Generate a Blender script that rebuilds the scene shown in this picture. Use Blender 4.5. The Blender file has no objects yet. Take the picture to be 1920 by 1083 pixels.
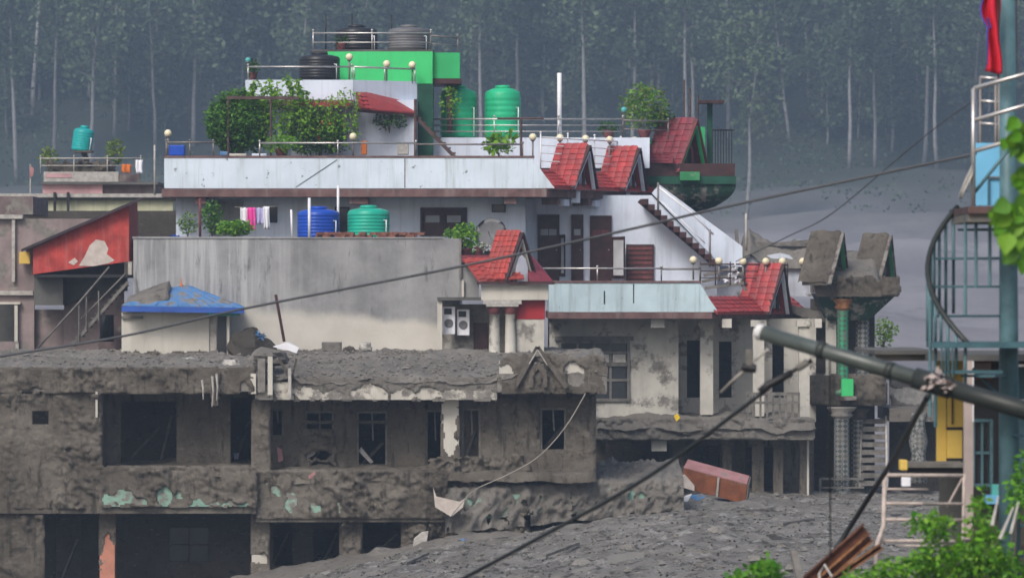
import bpy, math, random
from mathutils import Vector, Matrix, noise
random.seed(7)
S = bpy.context.scene
COL = S.collection
# ------------------------------------------------------------------ camera
CZ = 6.5          # eye height above the mud plain
FPX = 9000.0      # focal length in photo pixels (photo 1920 x 1083)
cam_d = bpy.data.cameras.new('camera'); cam = bpy.data.objects.new('camera', cam_d); COL.objects.link(cam)
cam.location = (0, 0, CZ); cam.rotation_euler = (math.radians(90), 0, 0)
cam_d.sensor_width = 36; cam_d.lens = FPX / 1920 * 36
cam_d.clip_start = 0.5; cam_d.clip_end = 3000
cam_d.dof.use_dof = True; cam_d.dof.focus_distance = 95; cam_d.dof.aperture_fstop = 4.0
S.camera = cam
# ------------------------------------------------------------------ sky, sun, exposure
SUN_EL, SUN_AZ = math.radians(44), math.radians(208)     # azimuth measured from +Y, clockwise seen from above
w = bpy.data.worlds.new('World'); S.world = w; w.use_nodes = True
nt = w.node_tree
sky = nt.nodes.new('ShaderNodeTexSky'); sky.sky_type = 'NISHITA'; sky.sun_disc = False
sky.sun_elevation = SUN_EL; sky.sun_rotation = SUN_AZ; sky.air_density = 1.0; sky.dust_density = 4.0; sky.ozone_density = 1.0
nt.links.new(sky.outputs[0], nt.nodes['Background'].inputs[0]); nt.nodes['Background'].inputs[1].default_value = 0.085
sl = bpy.data.lights.new('sun', 'SUN'); sl.energy = 1.5; sl.angle = math.radians(22); sl.color = (1, .97, .93)
so = bpy.data.objects.new('sun', sl); COL.objects.link(so); so.location = (-20, -30, 60)
sd = Vector((math.sin(SUN_AZ) * math.cos(SUN_EL), math.cos(SUN_AZ) * math.cos(SUN_EL), math.sin(SUN_EL)))
so.rotation_euler = sd.to_track_quat('Z', 'Y').to_euler()
S.view_settings.view_transform = 'Standard'; S.view_settings.look = 'None'
S.view_settings.exposure = 0.92; S.view_settings.gamma = 1
# ------------------------------------------------------------------ pixel to place
def X(px, Y): return (px - 960) / FPX * Y
def Z(py, Y): return CZ + (541.5 - py) / FPX * Y
def P(px, py, Y): return Vector((X(px, Y), Y, Z(py, Y)))
# ------------------------------------------------------------------ mesh builder
ORG = {}
class MB:
    def __init__(s): s.v = []; s.f = []
    def add(s, v, f):
        n = len(s.v); s.v += [Vector(q) for q in v]; s.f += [tuple(i + n for i in q) for q in f]; return s
    def hexa(s, a):   # 8 corners: bottom ring 0-3, top ring 4-7
        return s.add(a, [(3, 2, 1, 0), (4, 5, 6, 7), (0, 1, 5, 4), (1, 2, 6, 5), (2, 3, 7, 6), (3, 0, 4, 7)])
    def box(s, x0, x1, y0, y1, z0, z1):
        if x0 > x1: x0, x1 = x1, x0
        if y0 > y1: y0, y1 = y1, y0
        if z0 > z1: z0, z1 = z1, z0
        return s.hexa([(x0, y0, z0), (x1, y0, z0), (x1, y1, z0), (x0, y1, z0), (x0, y0, z1), (x1, y0, z1), (x1, y1, z1), (x0, y1, z1)])
    def pbox(s, a, b, c, d, Y0, Y1):     # pixel rectangle a,b..c,d on the plane Y0, going back to Y1
        return s.box(X(a, Y0), X(c, Y0), Y0, Y1, Z(d, Y0), Z(b, Y0))
    def bar(s, a, b, w, h=None, up=(0, 0, 1)):
        a = Vector(a); b = Vector(b); h = h or w; t = (b - a).normalized(); u = Vector(up)
        if abs(t.dot(u)) > .97: u = Vector((0, 1, 0))
        r = t.cross(u).normalized() * w / 2; u = r.cross(t).normalized() * h / 2
        return s.hexa([a - r - u, a + r - u, b + r - u, b - r - u, a - r + u, a + r + u, b + r + u, b - r + u])
    def tube(s, pts, r, n=8, r1=None):
        pts = [Vector(p) for p in pts]; m = len(pts); vs = []; fs = []
        for i, p in enumerate(pts):
            t = (pts[min(i + 1, m - 1)] - pts[max(i - 1, 0)]).normalized()
            u = Vector((0, 0, 1)) if abs(t.z) < .9 else Vector((1, 0, 0))
            x = t.cross(u).normalized(); y = x.cross(t)
            q = r if r1 is None else r + (r1 - r) * i / (m - 1)
            for k in range(n):
                a = 2 * math.pi * k / n; vs.append(p + x * math.cos(a) * q + y * math.sin(a) * q)
        for i in range(m - 1):
            for k in range(n):
                fs.append((i * n + k, i * n + (k + 1) % n, (i + 1) * n + (k + 1) % n, (i + 1) * n + k))
        fs.append(tuple(range(n - 1, -1, -1))); fs.append(tuple((m - 1) * n + k for k in range(n)))
        return s.add(vs, fs)
    def lathe(s, c, prof, n=20, axis=None):
        vs = []; fs = []; c = Vector(c); m = len(prof)
        R = Matrix.Identity(3) if axis is None else Vector((0, 0, 1)).rotation_difference(Vector(axis)).to_matrix()
        for r, z in prof:
            for k in range(n):
                a = 2 * math.pi * k / n; vs.append(c + R @ Vector((r * math.cos(a), r * math.sin(a), z)))
        for i in range(m - 1):
            for k in range(n):
                fs.append((i * n + k, i * n + (k + 1) % n, (i + 1) * n + (k + 1) % n, (i + 1) * n + k))
        fs.append(tuple(range(n - 1, -1, -1))); fs.append(tuple((m - 1) * n + k for k in range(n)))
        return s.add(vs, fs)
    def sphere(s, c, r, n=12, m=8):
        pr = [(max(1e-3, r * math.sin(math.pi * i / m)), -r * math.cos(math.pi * i / m)) for i in range(m + 1)]
        return s.lathe(c, pr, n)
    def prism(s, poly, vec):
        poly = [Vector(p) for p in poly]; v = Vector(vec); n = len(poly)
        return s.add(poly + [p + v for p in poly], [tuple(range(n)), tuple(range(2 * n - 1, n - 1, -1))] + [(i, (i + n), (i + 1) % n + n, (i + 1) % n) for i in range(n)])
    def pprism(s, pts, Y0, Y1):          # polygon of photo points on the plane Y0, going back to Y1
        return s.prism([P(a, b, Y0) for a, b in pts], (0, Y1 - Y0, 0))
    def wall(s, a, b, c, d, Y, th, holes):   # wall with rectangular openings, all in photo pixels on plane Y
        xs = sorted({a, c} | {min(max(q, a), c) for h in holes for q in (h[0], h[2])}); ys = sorted({b, d} | {min(max(q, b), d) for h in holes for q in (h[1], h[3])})
        nx, ny = len(xs) - 1, len(ys) - 1
        def solid(i, j):
            if not (0 <= i < nx and 0 <= j < ny): return False
            mx, my = (xs[i] + xs[i + 1]) / 2, (ys[j] + ys[j + 1]) / 2
            return not any(h[0] < mx < h[2] and h[1] < my < h[3] for h in holes)
        for i in range(nx):
            for j in range(ny):
                if not solid(i, j): continue
                x0, x1, z1, z0 = X(xs[i], Y), X(xs[i + 1], Y), Z(ys[j], Y), Z(ys[j + 1], Y)
                q = [(x0, Y, z0), (x1, Y, z0), (x1, Y, z1), (x0, Y, z1), (x0, Y + th, z0), (x1, Y + th, z0), (x1, Y + th, z1), (x0, Y + th, z1)]
                fs = [(0, 1, 2, 3), (7, 6, 5, 4)]
                if not solid(i - 1, j): fs.append((4, 0, 3, 7))
                if not solid(i + 1, j): fs.append((1, 5, 6, 2))
                if not solid(i, j - 1): fs.append((3, 2, 6, 7))
                if not solid(i, j + 1): fs.append((4, 5, 1, 0))
                s.add(q, fs)
        return s
    def build(s, name, mat, parent=None, smooth=False, bevel=0):
        m = bpy.data.meshes.new(name)
        if parent is not None: org = ORG[parent]
        else:
            xs = [v.x for v in s.v]; ys = [v.y for v in s.v]; org = Vector(((min(xs) + max(xs)) / 2, (min(ys) + max(ys)) / 2, min(v.z for v in s.v)))
        m.from_pydata([v - org for v in s.v], [], s.f); m.update()
        if smooth: m.polygons.foreach_set('use_smooth', [True] * len(m.polygons))
        o = bpy.data.objects.new(name, m); COL.objects.link(o)
        m.materials.append(MAT[mat])
        if parent is not None: o.parent = parent
        else: o.location = org
        ORG[o] = org
        if bevel:
            b = o.modifiers.new('bevel', 'BEVEL'); b.width = bevel; b.segments = 2; b.limit_method = 'ANGLE'
        return o
def tag(o, label, cat, group=None):
    o['label'] = label; o['category'] = cat
    if group: o['group'] = group
    return o
def thing(name, label, cat, loc, group=None):
    o = bpy.data.objects.new(name, None); COL.objects.link(o); o.location = loc; o.empty_display_size = .2
    ORG[o] = Vector(loc); return tag(o, label, cat, group)
def copy_tree(o, parent=None):
    c = o.copy(); COL.objects.link(c); ORG[c] = ORG[o]
    if parent is not None: c.parent = parent
    for ch in list(o.children): copy_tree(ch, c)
    return c
def fb(v, o=4): return noise.fractal(v, 1.0, 2.0, o)
# ------------------------------------------------------------------ materials
MAT = {}
def newmat(name):
    m = bpy.data.materials.new(name); m.use_nodes = True; MAT[name] = m; n = m.node_tree
    return m, n, n.nodes['Principled BSDF'], n.nodes.new('ShaderNodeNewGeometry')
def N(n, t, **k):
    o = n.nodes.new(t)
    for a, b in k.items():
        if a in o.inputs.keys(): o.inputs[a].default_value = b
        else: setattr(o, a, b)
    return o
def noisef(n, vec, scale, detail=5, rough=.6, sx=1, sy=1, sz=1):
    mp = N(n, 'ShaderNodeMapping'); mp.inputs['Scale'].default_value = (sx, sy, sz); n.links.new(vec, mp.inputs[0])
    t = N(n, 'ShaderNodeTexNoise'); t.inputs['Scale'].default_value = scale; t.inputs['Detail'].default_value = detail; t.inputs['Roughness'].default_value = rough
    n.links.new(mp.outputs[0], t.inputs['Vector']); return t.outputs['Fac']
def ramp(n, fac, lo, hi):
    r = N(n, 'ShaderNodeMapRange'); r.inputs['From Min'].default_value = lo; r.inputs['From Max'].default_value = hi
    r.interpolation_type = 'SMOOTHSTEP'; n.links.new(fac, r.inputs['Value']); return r.outputs[0]
def mix(n, fac, a, b):
    m = N(n, 'ShaderNodeMix', data_type='RGBA')
    if isinstance(fac, (int, float)): m.inputs[0].default_value = fac
    else: n.links.new(fac, m.inputs[0])
    for s_, q in ((6, a), (7, b)):
        if isinstance(q, tuple): m.inputs[s_].default_value = (*q, 1)
        else: n.links.new(q, m.inputs[s_])
    return m.outputs[2]
def mulc(n, a, k):
    m = N(n, 'ShaderNodeMath', operation='MULTIPLY'); n.links.new(a, m.inputs[0]); m.inputs[1].default_value = k; return m.outputs[0]
def bump(n, bsdf, h, strength, dist):
    b = N(n, 'ShaderNodeBump'); b.inputs['Strength'].default_value = strength; b.inputs['Distance'].default_value = dist
    n.links.new(h, b.inputs['Height']); n.links.new(b.outputs[0], bsdf.inputs['Normal'])
MUD = (.18, .165, .145); MUDL = (.31, .29, .262); MUDD = (.045, .038, .031)
def paint(name, c, rough=.8, var=.25, scale=1.5, streak=0., sc=(.12, .11, .10), mud=0., mudscale=1.2, speck=0., bmp=.25, metal=0., spec=.3, rnd=0.):
    m, n, b, g = newmat(name); pos = g.outputs['Position']
    d = tuple(x * (1 - var) for x in c); l = tuple(min(.95, x * (1 + var * .5)) for x in c)
    col = mix(n, ramp(n, noisef(n, pos, scale), .3, .7), d, l)
    col = mix(n, mulc(n, ramp(n, noisef(n, pos, scale * 9, 3), .35, .75), var), col, d)
    if streak: col = mix(n, mulc(n, ramp(n, noisef(n, pos, 1.0, 5, .65, 5, 5, .35), .47, .75), streak), col, sc)
    if speck: col = mix(n, mulc(n, ramp(n, noisef(n, pos, 4.5, 3), .66, .72), speck), col, (.03, .03, .03))
    if mud:
        f = ramp(n, noisef(n, pos, mudscale, 7, .68), .62 - mud * .42, .70 - mud * .36)
        col = mix(n, f, col, mix(n, noisef(n, pos, 6), MUDD, MUDL))
    if rnd:
        oi = N(n, 'ShaderNodeObjectInfo'); col = mix(n, mulc(n, oi.outputs['Random'], rnd), col, tuple(x * .45 + .03 for x in c))
    n.links.new(col, b.inputs['Base Color']); b.inputs['Roughness'].default_value = rough; b.inputs['Metallic'].default_value = metal
    b.inputs['Specular IOR Level'].default_value = spec
    if bmp: bump(n, b, noisef(n, pos, 14, 6, .7), bmp, .02)
    return m
def mudmat(name, a, bcol, cdark, sc=1.0, wet=.75, bs=.8, drip=False):
    m, n, b, g = newmat(name); pos = g.outputs['Position']
    col = mix(n, ramp(n, noisef(n, pos, .38 * sc, 7, .65), .38, .62), a, bcol)
    col = mix(n, ramp(n, noisef(n, pos, 4 * sc, 6, .7), .52, .75), col, cdark)
    col = mix(n, mulc(n, ramp(n, noisef(n, pos, 9 * sc, 4, .6, .35, 1, 1), .6, .8), .6), col, MUDL)
    if drip:
        col = mix(n, mulc(n, ramp(n, noisef(n, pos, 1.3, 6, .7, 3, 3, .5), .52, .66), .75), col, cdark)
        col = mix(n, mulc(n, ramp(n, noisef(n, pos, 1.1, 6, .7, 2, 2, .6), .60, .72), .7), col, (.20, .185, .16))
    n.links.new(col, b.inputs['Base Color']); b.inputs['Roughness'].default_value = wet; b.inputs['Specular IOR Level'].default_value = .25
    bump(n, b, noisef(n, pos, 6 * sc, 10, .8), min(1, bs * 1.3), .12); return m
def leafmat(name, a, bcol, trans=.25):
    m, n, b, g = newmat(name)
    col = mix(n, g.outputs['Random Per Island'], a, bcol); n.links.new(col, b.inputs['Base Color'])
    b.inputs['Roughness'].default_value = .55; b.inputs['Specular IOR Level'].default_value = .3
    tr = N(n, 'ShaderNodeBsdfTranslucent'); n.links.new(col, tr.inputs[0]); mx = N(n, 'ShaderNodeMixShader'); mx.inputs[0].default_value = trans
    n.links.new(b.outputs[0], mx.inputs[1]); n.links.new(tr.outputs[0], mx.inputs[2]); n.links.new(mx.outputs[0], n.nodes['Material Output'].inputs[0]); return m
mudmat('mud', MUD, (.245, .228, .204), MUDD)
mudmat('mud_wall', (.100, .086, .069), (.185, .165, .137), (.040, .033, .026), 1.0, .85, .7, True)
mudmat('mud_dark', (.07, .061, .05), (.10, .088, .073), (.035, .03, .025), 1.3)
mudmat('mud_light', (.24, .222, .195), (.33, .31, .28), (.09, .082, .07), 1.2)
paint('white', (.62, .68, .79), streak=.45, sc=(.30, .32, .36), var=.12, scale=.8)
paint('white_dirty', (.56, .60, .68), streak=.5, sc=(.25, .25, .25), var=.15, mud=.22, mudscale=1.4)
paint('white_parapet', (.60, .68, .76), streak=.65, sc=(.33, .36, .36), var=.10, scale=.7, speck=.7)
paint('parapet_blue', (.46, .58, .62), streak=.6, sc=(.22, .26, .27), var=.15, scale=.8, speck=.5)
paint('cream', (.50, .475, .42), streak=.3, sc=(.25, .23, .2), var=.12, scale=.9)
paint('cream_mud', (.47, .45, .40), streak=.35, sc=(.25, .23, .2), var=.15, mud=.24, mudscale=1.1)
paint('cream_patchy', (.48, .455, .40), streak=.5, sc=(.2, .18, .15), var=.2, mud=.36, mudscale=2.2)
paint('green_mud', (.010, .05, .032), var=.4, streak=.4, sc=(.02, .025, .02), mud=.3, mudscale=1.5)
paint('cream_muddy', (.42, .40, .36), var=.2, mud=.75, mudscale=.8)
paint('fascia_maroon', (.15, .085, .08), var=.35, streak=.35, sc=(.3, .28, .27), scale=3)
paint('maroon', (.055, .022, .022), var=.4, scale=4, rough=.55)
paint('maroon_mud', (.06, .035, .03), var=.4, mud=.45)
paint('maroon_light', (.16, .05, .05), var=.35, scale=3)
paint('red_tile', (.40, .042, .042), var=.28, scale=5, rough=.5, spec=.4, streak=.2, sc=(.2, .05, .05), bmp=.15, rnd=.7)
paint('red_tile_orange', (.41, .05, .038), var=.25, scale=5, rough=.6, bmp=.15, rnd=.7)
paint('red_tile_dark', (.24, .035, .05), var=.35, scale=5, rough=.55, streak=.3, sc=(.1, .05, .06), bmp=.15, rnd=.6)
paint('red_panel', (.28, .015, .02), var=.2, rough=.5)
paint('green', (.05, .56, .17), var=.12, scale=.9, rough=.65, bmp=.1, streak=.35, sc=(.05, .33, .12))
paint('green_dark', (.03, .40, .13), var=.12, rough=.6)
paint('green_deep', (.012, .075, .045), var=.4, streak=.3, sc=(.02, .03, .02))
paint('green_trim', (.04, .26, .10), var=.3, mud=.2, mudscale=3)
paint('grey_concrete', (.27, .27, .27), var=.25, streak=.5, sc=(.12, .12, .12), scale=.7)
paint('concrete_dark', (.10, .098, .092), var=.35, streak=.3, scale=1)
paint('mauve', (.26, .205, .20), var=.28, streak=.4, sc=(.12, .1, .1), mud=.22)
paint('mauve_dark', (.16, .115, .115), var=.35, streak=.4, mud=.2)
paint('yellow_wall', (.52, .52, .36), var=.2, streak=.5, sc=(.2, .2, .15))
paint('pink_wall', (.48, .28, .29), var=.25, streak=.3)
paint('steel', (.52, .50, .48), var=.2, rough=.35, metal=.7, scale=6, bmp=0)
paint('steel_dull', (.22, .20, .19), var=.3, rough=.5, metal=.4, scale=6, bmp=0)
paint('white_pipe', (.72, .72, .74), var=.08, rough=.5, bmp=0)
paint('rust', (.14, .06, .035), var=.5, scale=6, rough=.9)
paint('rust_orange', (.28, .13, .055), var=.5, scale=8, rough=.9)
paint('brown_iron', (.085, .05, .045), var=.4, scale=6, rough=.6)
paint('black_iron', (.018, .018, .02), var=.4, rough=.5)
paint('tank_black', (.022, .022, .026), var=.3, rough=.4, scale=3, bmp=.05)
paint('tank_grey', (.13, .13, .135), var=.25, rough=.5, bmp=.05)
paint('tank_blue', (.008, .065, .42), var=.15, rough=.4, bmp=.03)
paint('tank_teal', (.012, .36, .25), var=.15, rough=.4, bmp=.03)
paint('tank_green', (.02, .42, .20), var=.2, rough=.4, bmp=.03, streak=.2, sc=(.02, .2, .1))
paint('tank_cyan', (.01, .34, .33), var=.15, rough=.4, bmp=.03)
paint('globe', (.74, .66, .46), var=.08, rough=.35, bmp=0)
paint('teal_glass', (.08, .35, .34), var=.1, rough=.3, bmp=0)
paint('wood_grey', (.16, .15, .135), var=.4, scale=4, streak=.3)
paint('glass_dark', (.03, .034, .04), var=.3, rough=.12, bmp=0, spec=.6)
paint('glass_pale', (.22, .24, .27), var=.3, rough=.2, bmp=0, spec=.5)
paint('curtain', (.45, .45, .47), var=.2, bmp=0)
paint('teal_steel', (.045, .105, .125), var=.25, rough=.45, scale=5, bmp=.05)
paint('teal_steel_light', (.085, .165, .185), var=.25, rough=.45, scale=5, bmp=.05)
paint('sky_blue', (.16, .44, .66), var=.08, scale=2, rough=.5, bmp=.05)
paint('tin_blue', (.09, .22, .45), var=.3, scale=2, rough=.5, mud=.3, mudscale=2)
paint('tin_blue_deep', (.03, .09, .36), var=.25, rough=.5)
paint('teal_paint', (.10, .42, .36), var=.3, mud=.3, mudscale=3)
paint('red_shed', (.42, .05, .042), var=.35, scale=2.5, streak=.5, sc=(.38, .17, .15), rough=.75)
paint('peeled', (.50, .44, .40), var=.2, scale=4)
paint('roof_sheet_dark', (.05, .035, .04), var=.4)
paint('yellow_paint', (.62, .43, .10), var=.15, scale=2)
paint('yellow_bright', (.75, .52, .02), var=.15)
paint('orange', (.55, .15, .03), var=.2)
paint('salmon', (.44, .19, .13), var=.2, scale=3, mud=.1)
paint('pole_green', (.062, .075, .068), var=.3, rough=.4, scale=4, spec=.5, bmp=.08)
paint('pole_dark', (.028, .033, .03), var=.3, rough=.45)
paint('cap_white', (.58, .58, .57), var=.15)
paint('cable', (.014, .017, .018), var=.2, rough=.5, bmp=0)
paint('cable_grey', (.075, .078, .085), var=.2, rough=.6, bmp=0)
paint('rope', (.30, .275, .24), var=.2, bmp=0)
paint('ladder', (.44, .37, .33), var=.3, scale=6, mud=.18, mudscale=4)
paint('post_pink', (.42, .345, .32), var=.2, streak=.4, sc=(.2, .15, .14))
paint('cabinet_pink', (.36, .18, .18), var=.25, scale=3, mud=.14, mudscale=3)
paint('cabinet_orange', (.23, .075, .03), var=.35, scale=3, mud=.12)
paint('cloth_white', (.72, .72, .76), var=.1)
paint('cloth_pink', (.72, .06, .32), var=.15)
paint('cloth_lilac', (.42, .40, .62), var=.2)
paint('cloth_blue', (.05, .13, .5), var=.2)
paint('flag_red', (.50, .012, .03), var=.2)
paint('flag_blue', (.05, .05, .30), var=.2)
paint('brick', (.20, .085, .06), var=.45, scale=6)
paint('bark', (.10, .08, .06), var=.4, scale=8)
paint('trunk_pale', (.25, .245, .24), var=.3, scale=2, streak=.3)
paint('stone_pale', (.40, .38, .35), var=.3, scale=6)
paint('pale_green_paint', (.22, .36, .29), var=.25, mud=.38, mudscale=2.2)
leafmat('leaf_forest', (.035, .066, .035), (.085, .13, .065))
leafmat('leaf_forest_light', (.07, .11, .05), (.13, .18, .09))
leafmat('leaf_dark', (.016, .06, .010), (.05, .14, .018))
leafmat('leaf_mid', (.04, .15, .012), (.12, .27, .03))
leafmat('leaf_bright', (.10, .26, .012), (.24, .44, .04), .35)
leafmat('leaf_yellow', (.11, .20, .03), (.24, .30, .07), .35)
leafmat('leaf_fore', (.03, .15, .006), (.15, .38, .015), .35)
leafmat('flower', (.6, .1, .03), (.65, .2, .05))
def checker(name, a, bcol, sc):
    m, n, b, g = newmat(name); c = N(n, 'ShaderNodeTexChecker'); c.inputs['Scale'].default_value = sc
    c.inputs[1].default_value = (*a, 1); c.inputs[2].default_value = (*bcol, 1)
    mp = N(n, 'ShaderNodeMapping'); mp.inputs['Rotation'].default_value = (0, math.radians(45), 0); n.links.new(g.outputs['Position'], mp.inputs[0]); n.links.new(mp.outputs[0], c.inputs[0])
    f = ramp(n, noisef(n, g.outputs['Position'], 2, 6, .7), .5, .6); n.links.new(mix(n, mulc(n, f, .55), c.outputs[0], MUD), b.inputs['Base Color']); b.inputs['Roughness'].default_value = .7
checker('green_lattice', (.02, .30, .13), (.06, .10, .08), 9)
checker('grey_lattice', (.22, .22, .21), (.06, .07, .065), 9)
def graywall():    # bare grey render with a slanting edge over a cream coat
    m, n, b, g = newmat('grey_wall'); pos = g.outputs['Position']
    sp = N(n, 'ShaderNodeSeparateXYZ'); n.links.new(pos, sp.inputs[0])
    nz = noisef(n, pos, .9, 5)
    a = N(n, 'ShaderNodeMath', operation='MULTIPLY_ADD'); n.links.new(sp.outputs[0], a.inputs[0]); a.inputs[1].default_value = .075; n.links.new(sp.outputs[2], a.inputs[2])
    a2 = N(n, 'ShaderNodeMath', operation='MULTIPLY_ADD'); n.links.new(nz, a2.inputs[0]); a2.inputs[1].default_value = .5; n.links.new(a.outputs[0], a2.inputs[2])
    f = ramp(n, a2.outputs[0], 5.35, 5.75)
    grey = mix(n, ramp(n, noisef(n, pos, .8, 6), .3, .7), (.17, .17, .172), (.29, .29, .29))
    sxm = N(n, 'ShaderNodeMapRange'); n.links.new(sp.outputs[0], sxm.inputs[0]); sxm.inputs[1].default_value = -5.5; sxm.inputs[2].default_value = -8; 
    st = N(n, 'ShaderNodeMath', operation='MULTIPLY'); n.links.new(ramp(n, noisef(n, pos, 1.0, 5, .65, 3.2, 1, .16), .44, .62), st.inputs[0])
    mx_ = N(n, 'ShaderNodeMath', operation='MAXIMUM'); n.links.new(sxm.outputs[0], mx_.inputs[0]); mx_.inputs[1].default_value = .15; n.links.new(mx_.outputs[0], st.inputs[1])
    grey = mix(n, mulc(n, st.outputs[0], .75), grey, (.42, .42, .42))
    dk = ramp(n, noisef(n, pos, 1.3, 6, .7, 2.5, 1, .5), .56, .72); grey = mix(n, mulc(n, dk, .8), grey, (.07, .07, .07))
    cr = mix(n, ramp(n, noisef(n, pos, .7, 5), .3, .7), (.44, .42, .375), (.53, .505, .455))
    n.links.new(mix(n, f, cr, grey), b.inputs['Base Color']); b.inputs['Roughness'].default_value = .9; b.inputs['Specular IOR Level'].default_value = .2
    bump(n, b, noisef(n, pos, 12, 7, .7), .35, .03)
graywall()
def groundmat():
    m, n, b, g = newmat('ground'); pos = g.outputs['Position']
    sp = N(n, 'ShaderNodeSeparateXYZ'); n.links.new(pos, sp.inputs[0])
    col = mix(n, ramp(n, noisef(n, pos, .5, 6), .32, .68), (.18, .166, .146), (.30, .282, .255))
    col = mix(n, ramp(n, noisef(n, pos, 2.2, 7, .75, .6, .5, 1), .50, .62), col, (.075, .067, .058))
    col = mix(n, mulc(n, ramp(n, noisef(n, pos, 3.2, 7, .72, .6, .5, 1), .53, .64), .9), col, (.42, .405, .38))
    silt = mix(n, ramp(n, noisef(n, pos, .035, 8, .68, 1, .4, 1), .35, .65), (.22, .207, .218), (.33, .313, .322))
    silt = mix(n, ramp(n, noisef(n, pos, .12, 7, .7, 1, .5, 1), .55, .7), silt, (.17, .165, .175))
    col = mix(n, ramp(n, sp.outputs[1], 158, 175), col, silt)
    e = N(n, 'ShaderNodeMath', operation='MULTIPLY_ADD'); n.links.new(noisef(n, pos, .02, 6), e.inputs[0]); e.inputs[1].default_value = 90; n.links.new(sp.outputs[1], e.inputs[2])
    col = mix(n, ramp(n, e.outputs[0], 540, 690), col, mix(n, noisef(n, pos, .6), (.02, .03, .022), (.04, .055, .038)))
    n.links.new(col, b.inputs['Base Color']); b.inputs['Roughness'].default_value = .8; b.inputs['Specular IOR Level'].default_value = .3
    bump(n, b, noisef(n, pos, 3.5, 10, .78), 1.0, .22)
groundmat()
# ================================================================== ground
def lerp_tab(t, tab):
    if t <= tab[0][0]: return tab[0][1]
    for (a, b), (c, d) in zip(tab, tab[1:]):
        if t <= c: return b + (d - b) * (t - a) / (c - a)
    return tab[-1][1]
MUDX = [(-8.2, -2.1), (-7.7, -1.95), (-5.0, -1.3), (-2.5, -.72), (.6, -.38), (2.6, -.05), (4.4, .16), (11, .02), (20, .1)]
def h0(x, y):
    m = lerp_tab(x, MUDX)
    if y < 60: return lerp_tab(y, [(-50, 4.9), (5, 4.9), (40, 3.0), (60, 1.6)])
    if y < 92: t = (y - 60) / 32; return 1.6 * (1 - t) + (m - .1) * t
    if y < 100: return m - .1 * (100 - y) / 8
    if y < 165: return m
    f = lerp_tab(y, [(165, 0), (250, 1.2), (400, 5.5), (560, 14), (640, 23.5), (700, 46), (830, 112), (1130, 240)])
    t = min(1, (y - 165) / 20); return m * (1 - t) + f
def height(x, y, fine=True):
    z = h0(x, y); v = Vector((x, y, 0))
    if y > 165: return z + 1.8 * min(1, (y - 165) / 120) * fb(v * .035, 5)
    if 88 < y: z += .10 * fb(Vector((x * .5, y * .35, 3)), 3) + (.13 * fb(Vector((x * 1.1, y * 1.3, 9)), 5) + .09 * abs(fb(Vector((x * 2.5, y * 2.2, 5)), 4)) if fine and y < 152 else 0)
    return z
def ramp_coords(segs):
    out = []
    for a, b, st in segs:
        k = max(1, round((b - a) / st)); out += [a + (b - a) * i / k for i in range(k)]
    return out + [segs[-1][1]]
gx = ramp_coords([(-540, -120, 30), (-120, -13, 4), (-13, 17, .14), (17, 120, 4), (120, 540, 30)])
gy = ramp_coords([(-50, 90, 5), (90, 98, 1), (98, 152, .16), (152, 170, 1.5), (170, 840, 7), (840, 1130, 29)])
v = [(x, y, height(x, y, -13.5 < x < 17.5)) for y in gy for x in gx]; nx = len(gx)
f = [(j * nx + i, j * nx + i + 1, (j + 1) * nx + i + 1, (j + 1) * nx + i) for j in range(len(gy) - 1) for i in range(nx - 1)]
gm = bpy.data.meshes.new('ground'); gm.from_pydata(v, [], f); gm.polygons.foreach_set('use_smooth', [True] * len(f)); gm.materials.append(MAT['ground'])
go = bpy.data.objects.new('ground', gm); COL.objects.link(go); go['kind'] = 'structure'
# ================================================================== helpers for pieces
def rv(r=1.0):
    while True:
        q = Vector((random.uniform(-1, 1), random.uniform(-1, 1), random.uniform(-1, 1)))
        if q.length_squared < 1: return q * r
def leaf(mb, p, s, droop=.0, asp=.5):
    a = rv().normalized(); a.z = a.z * .7 - droop; a.normalize(); b = a.cross(rv().normalized()).normalized()
    l = s * random.uniform(.6, 1.25); w_ = l * asp
    mb.add([p, p + a * l * .5 + b * w_ * .5, p + a * l, p + a * l * .5 - b * w_ * .5], [(0, 1, 2, 3)])
def cloud(mb, c, r, n, s, shell=.45, droop=.0, asp=.55, seed=0, gap=.35):
    c = Vector(c); k = 0; tries = 0
    while k < n and tries < n * 6:
        tries += 1; q = rv()
        if q.length < shell * random.random(): continue
        p = c + Vector((q.x * r[0], q.y * r[1], q.z * r[2]))
        if noise.noise(p * (1.6 / max(r)) * 2.2 + Vector((seed, seed * 2, 0))) < -gap * random.random() * 1.6 + (q.length - .75) * .8: continue
        leaf(mb, p, s, droop, asp); k += 1
    return mb
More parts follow.
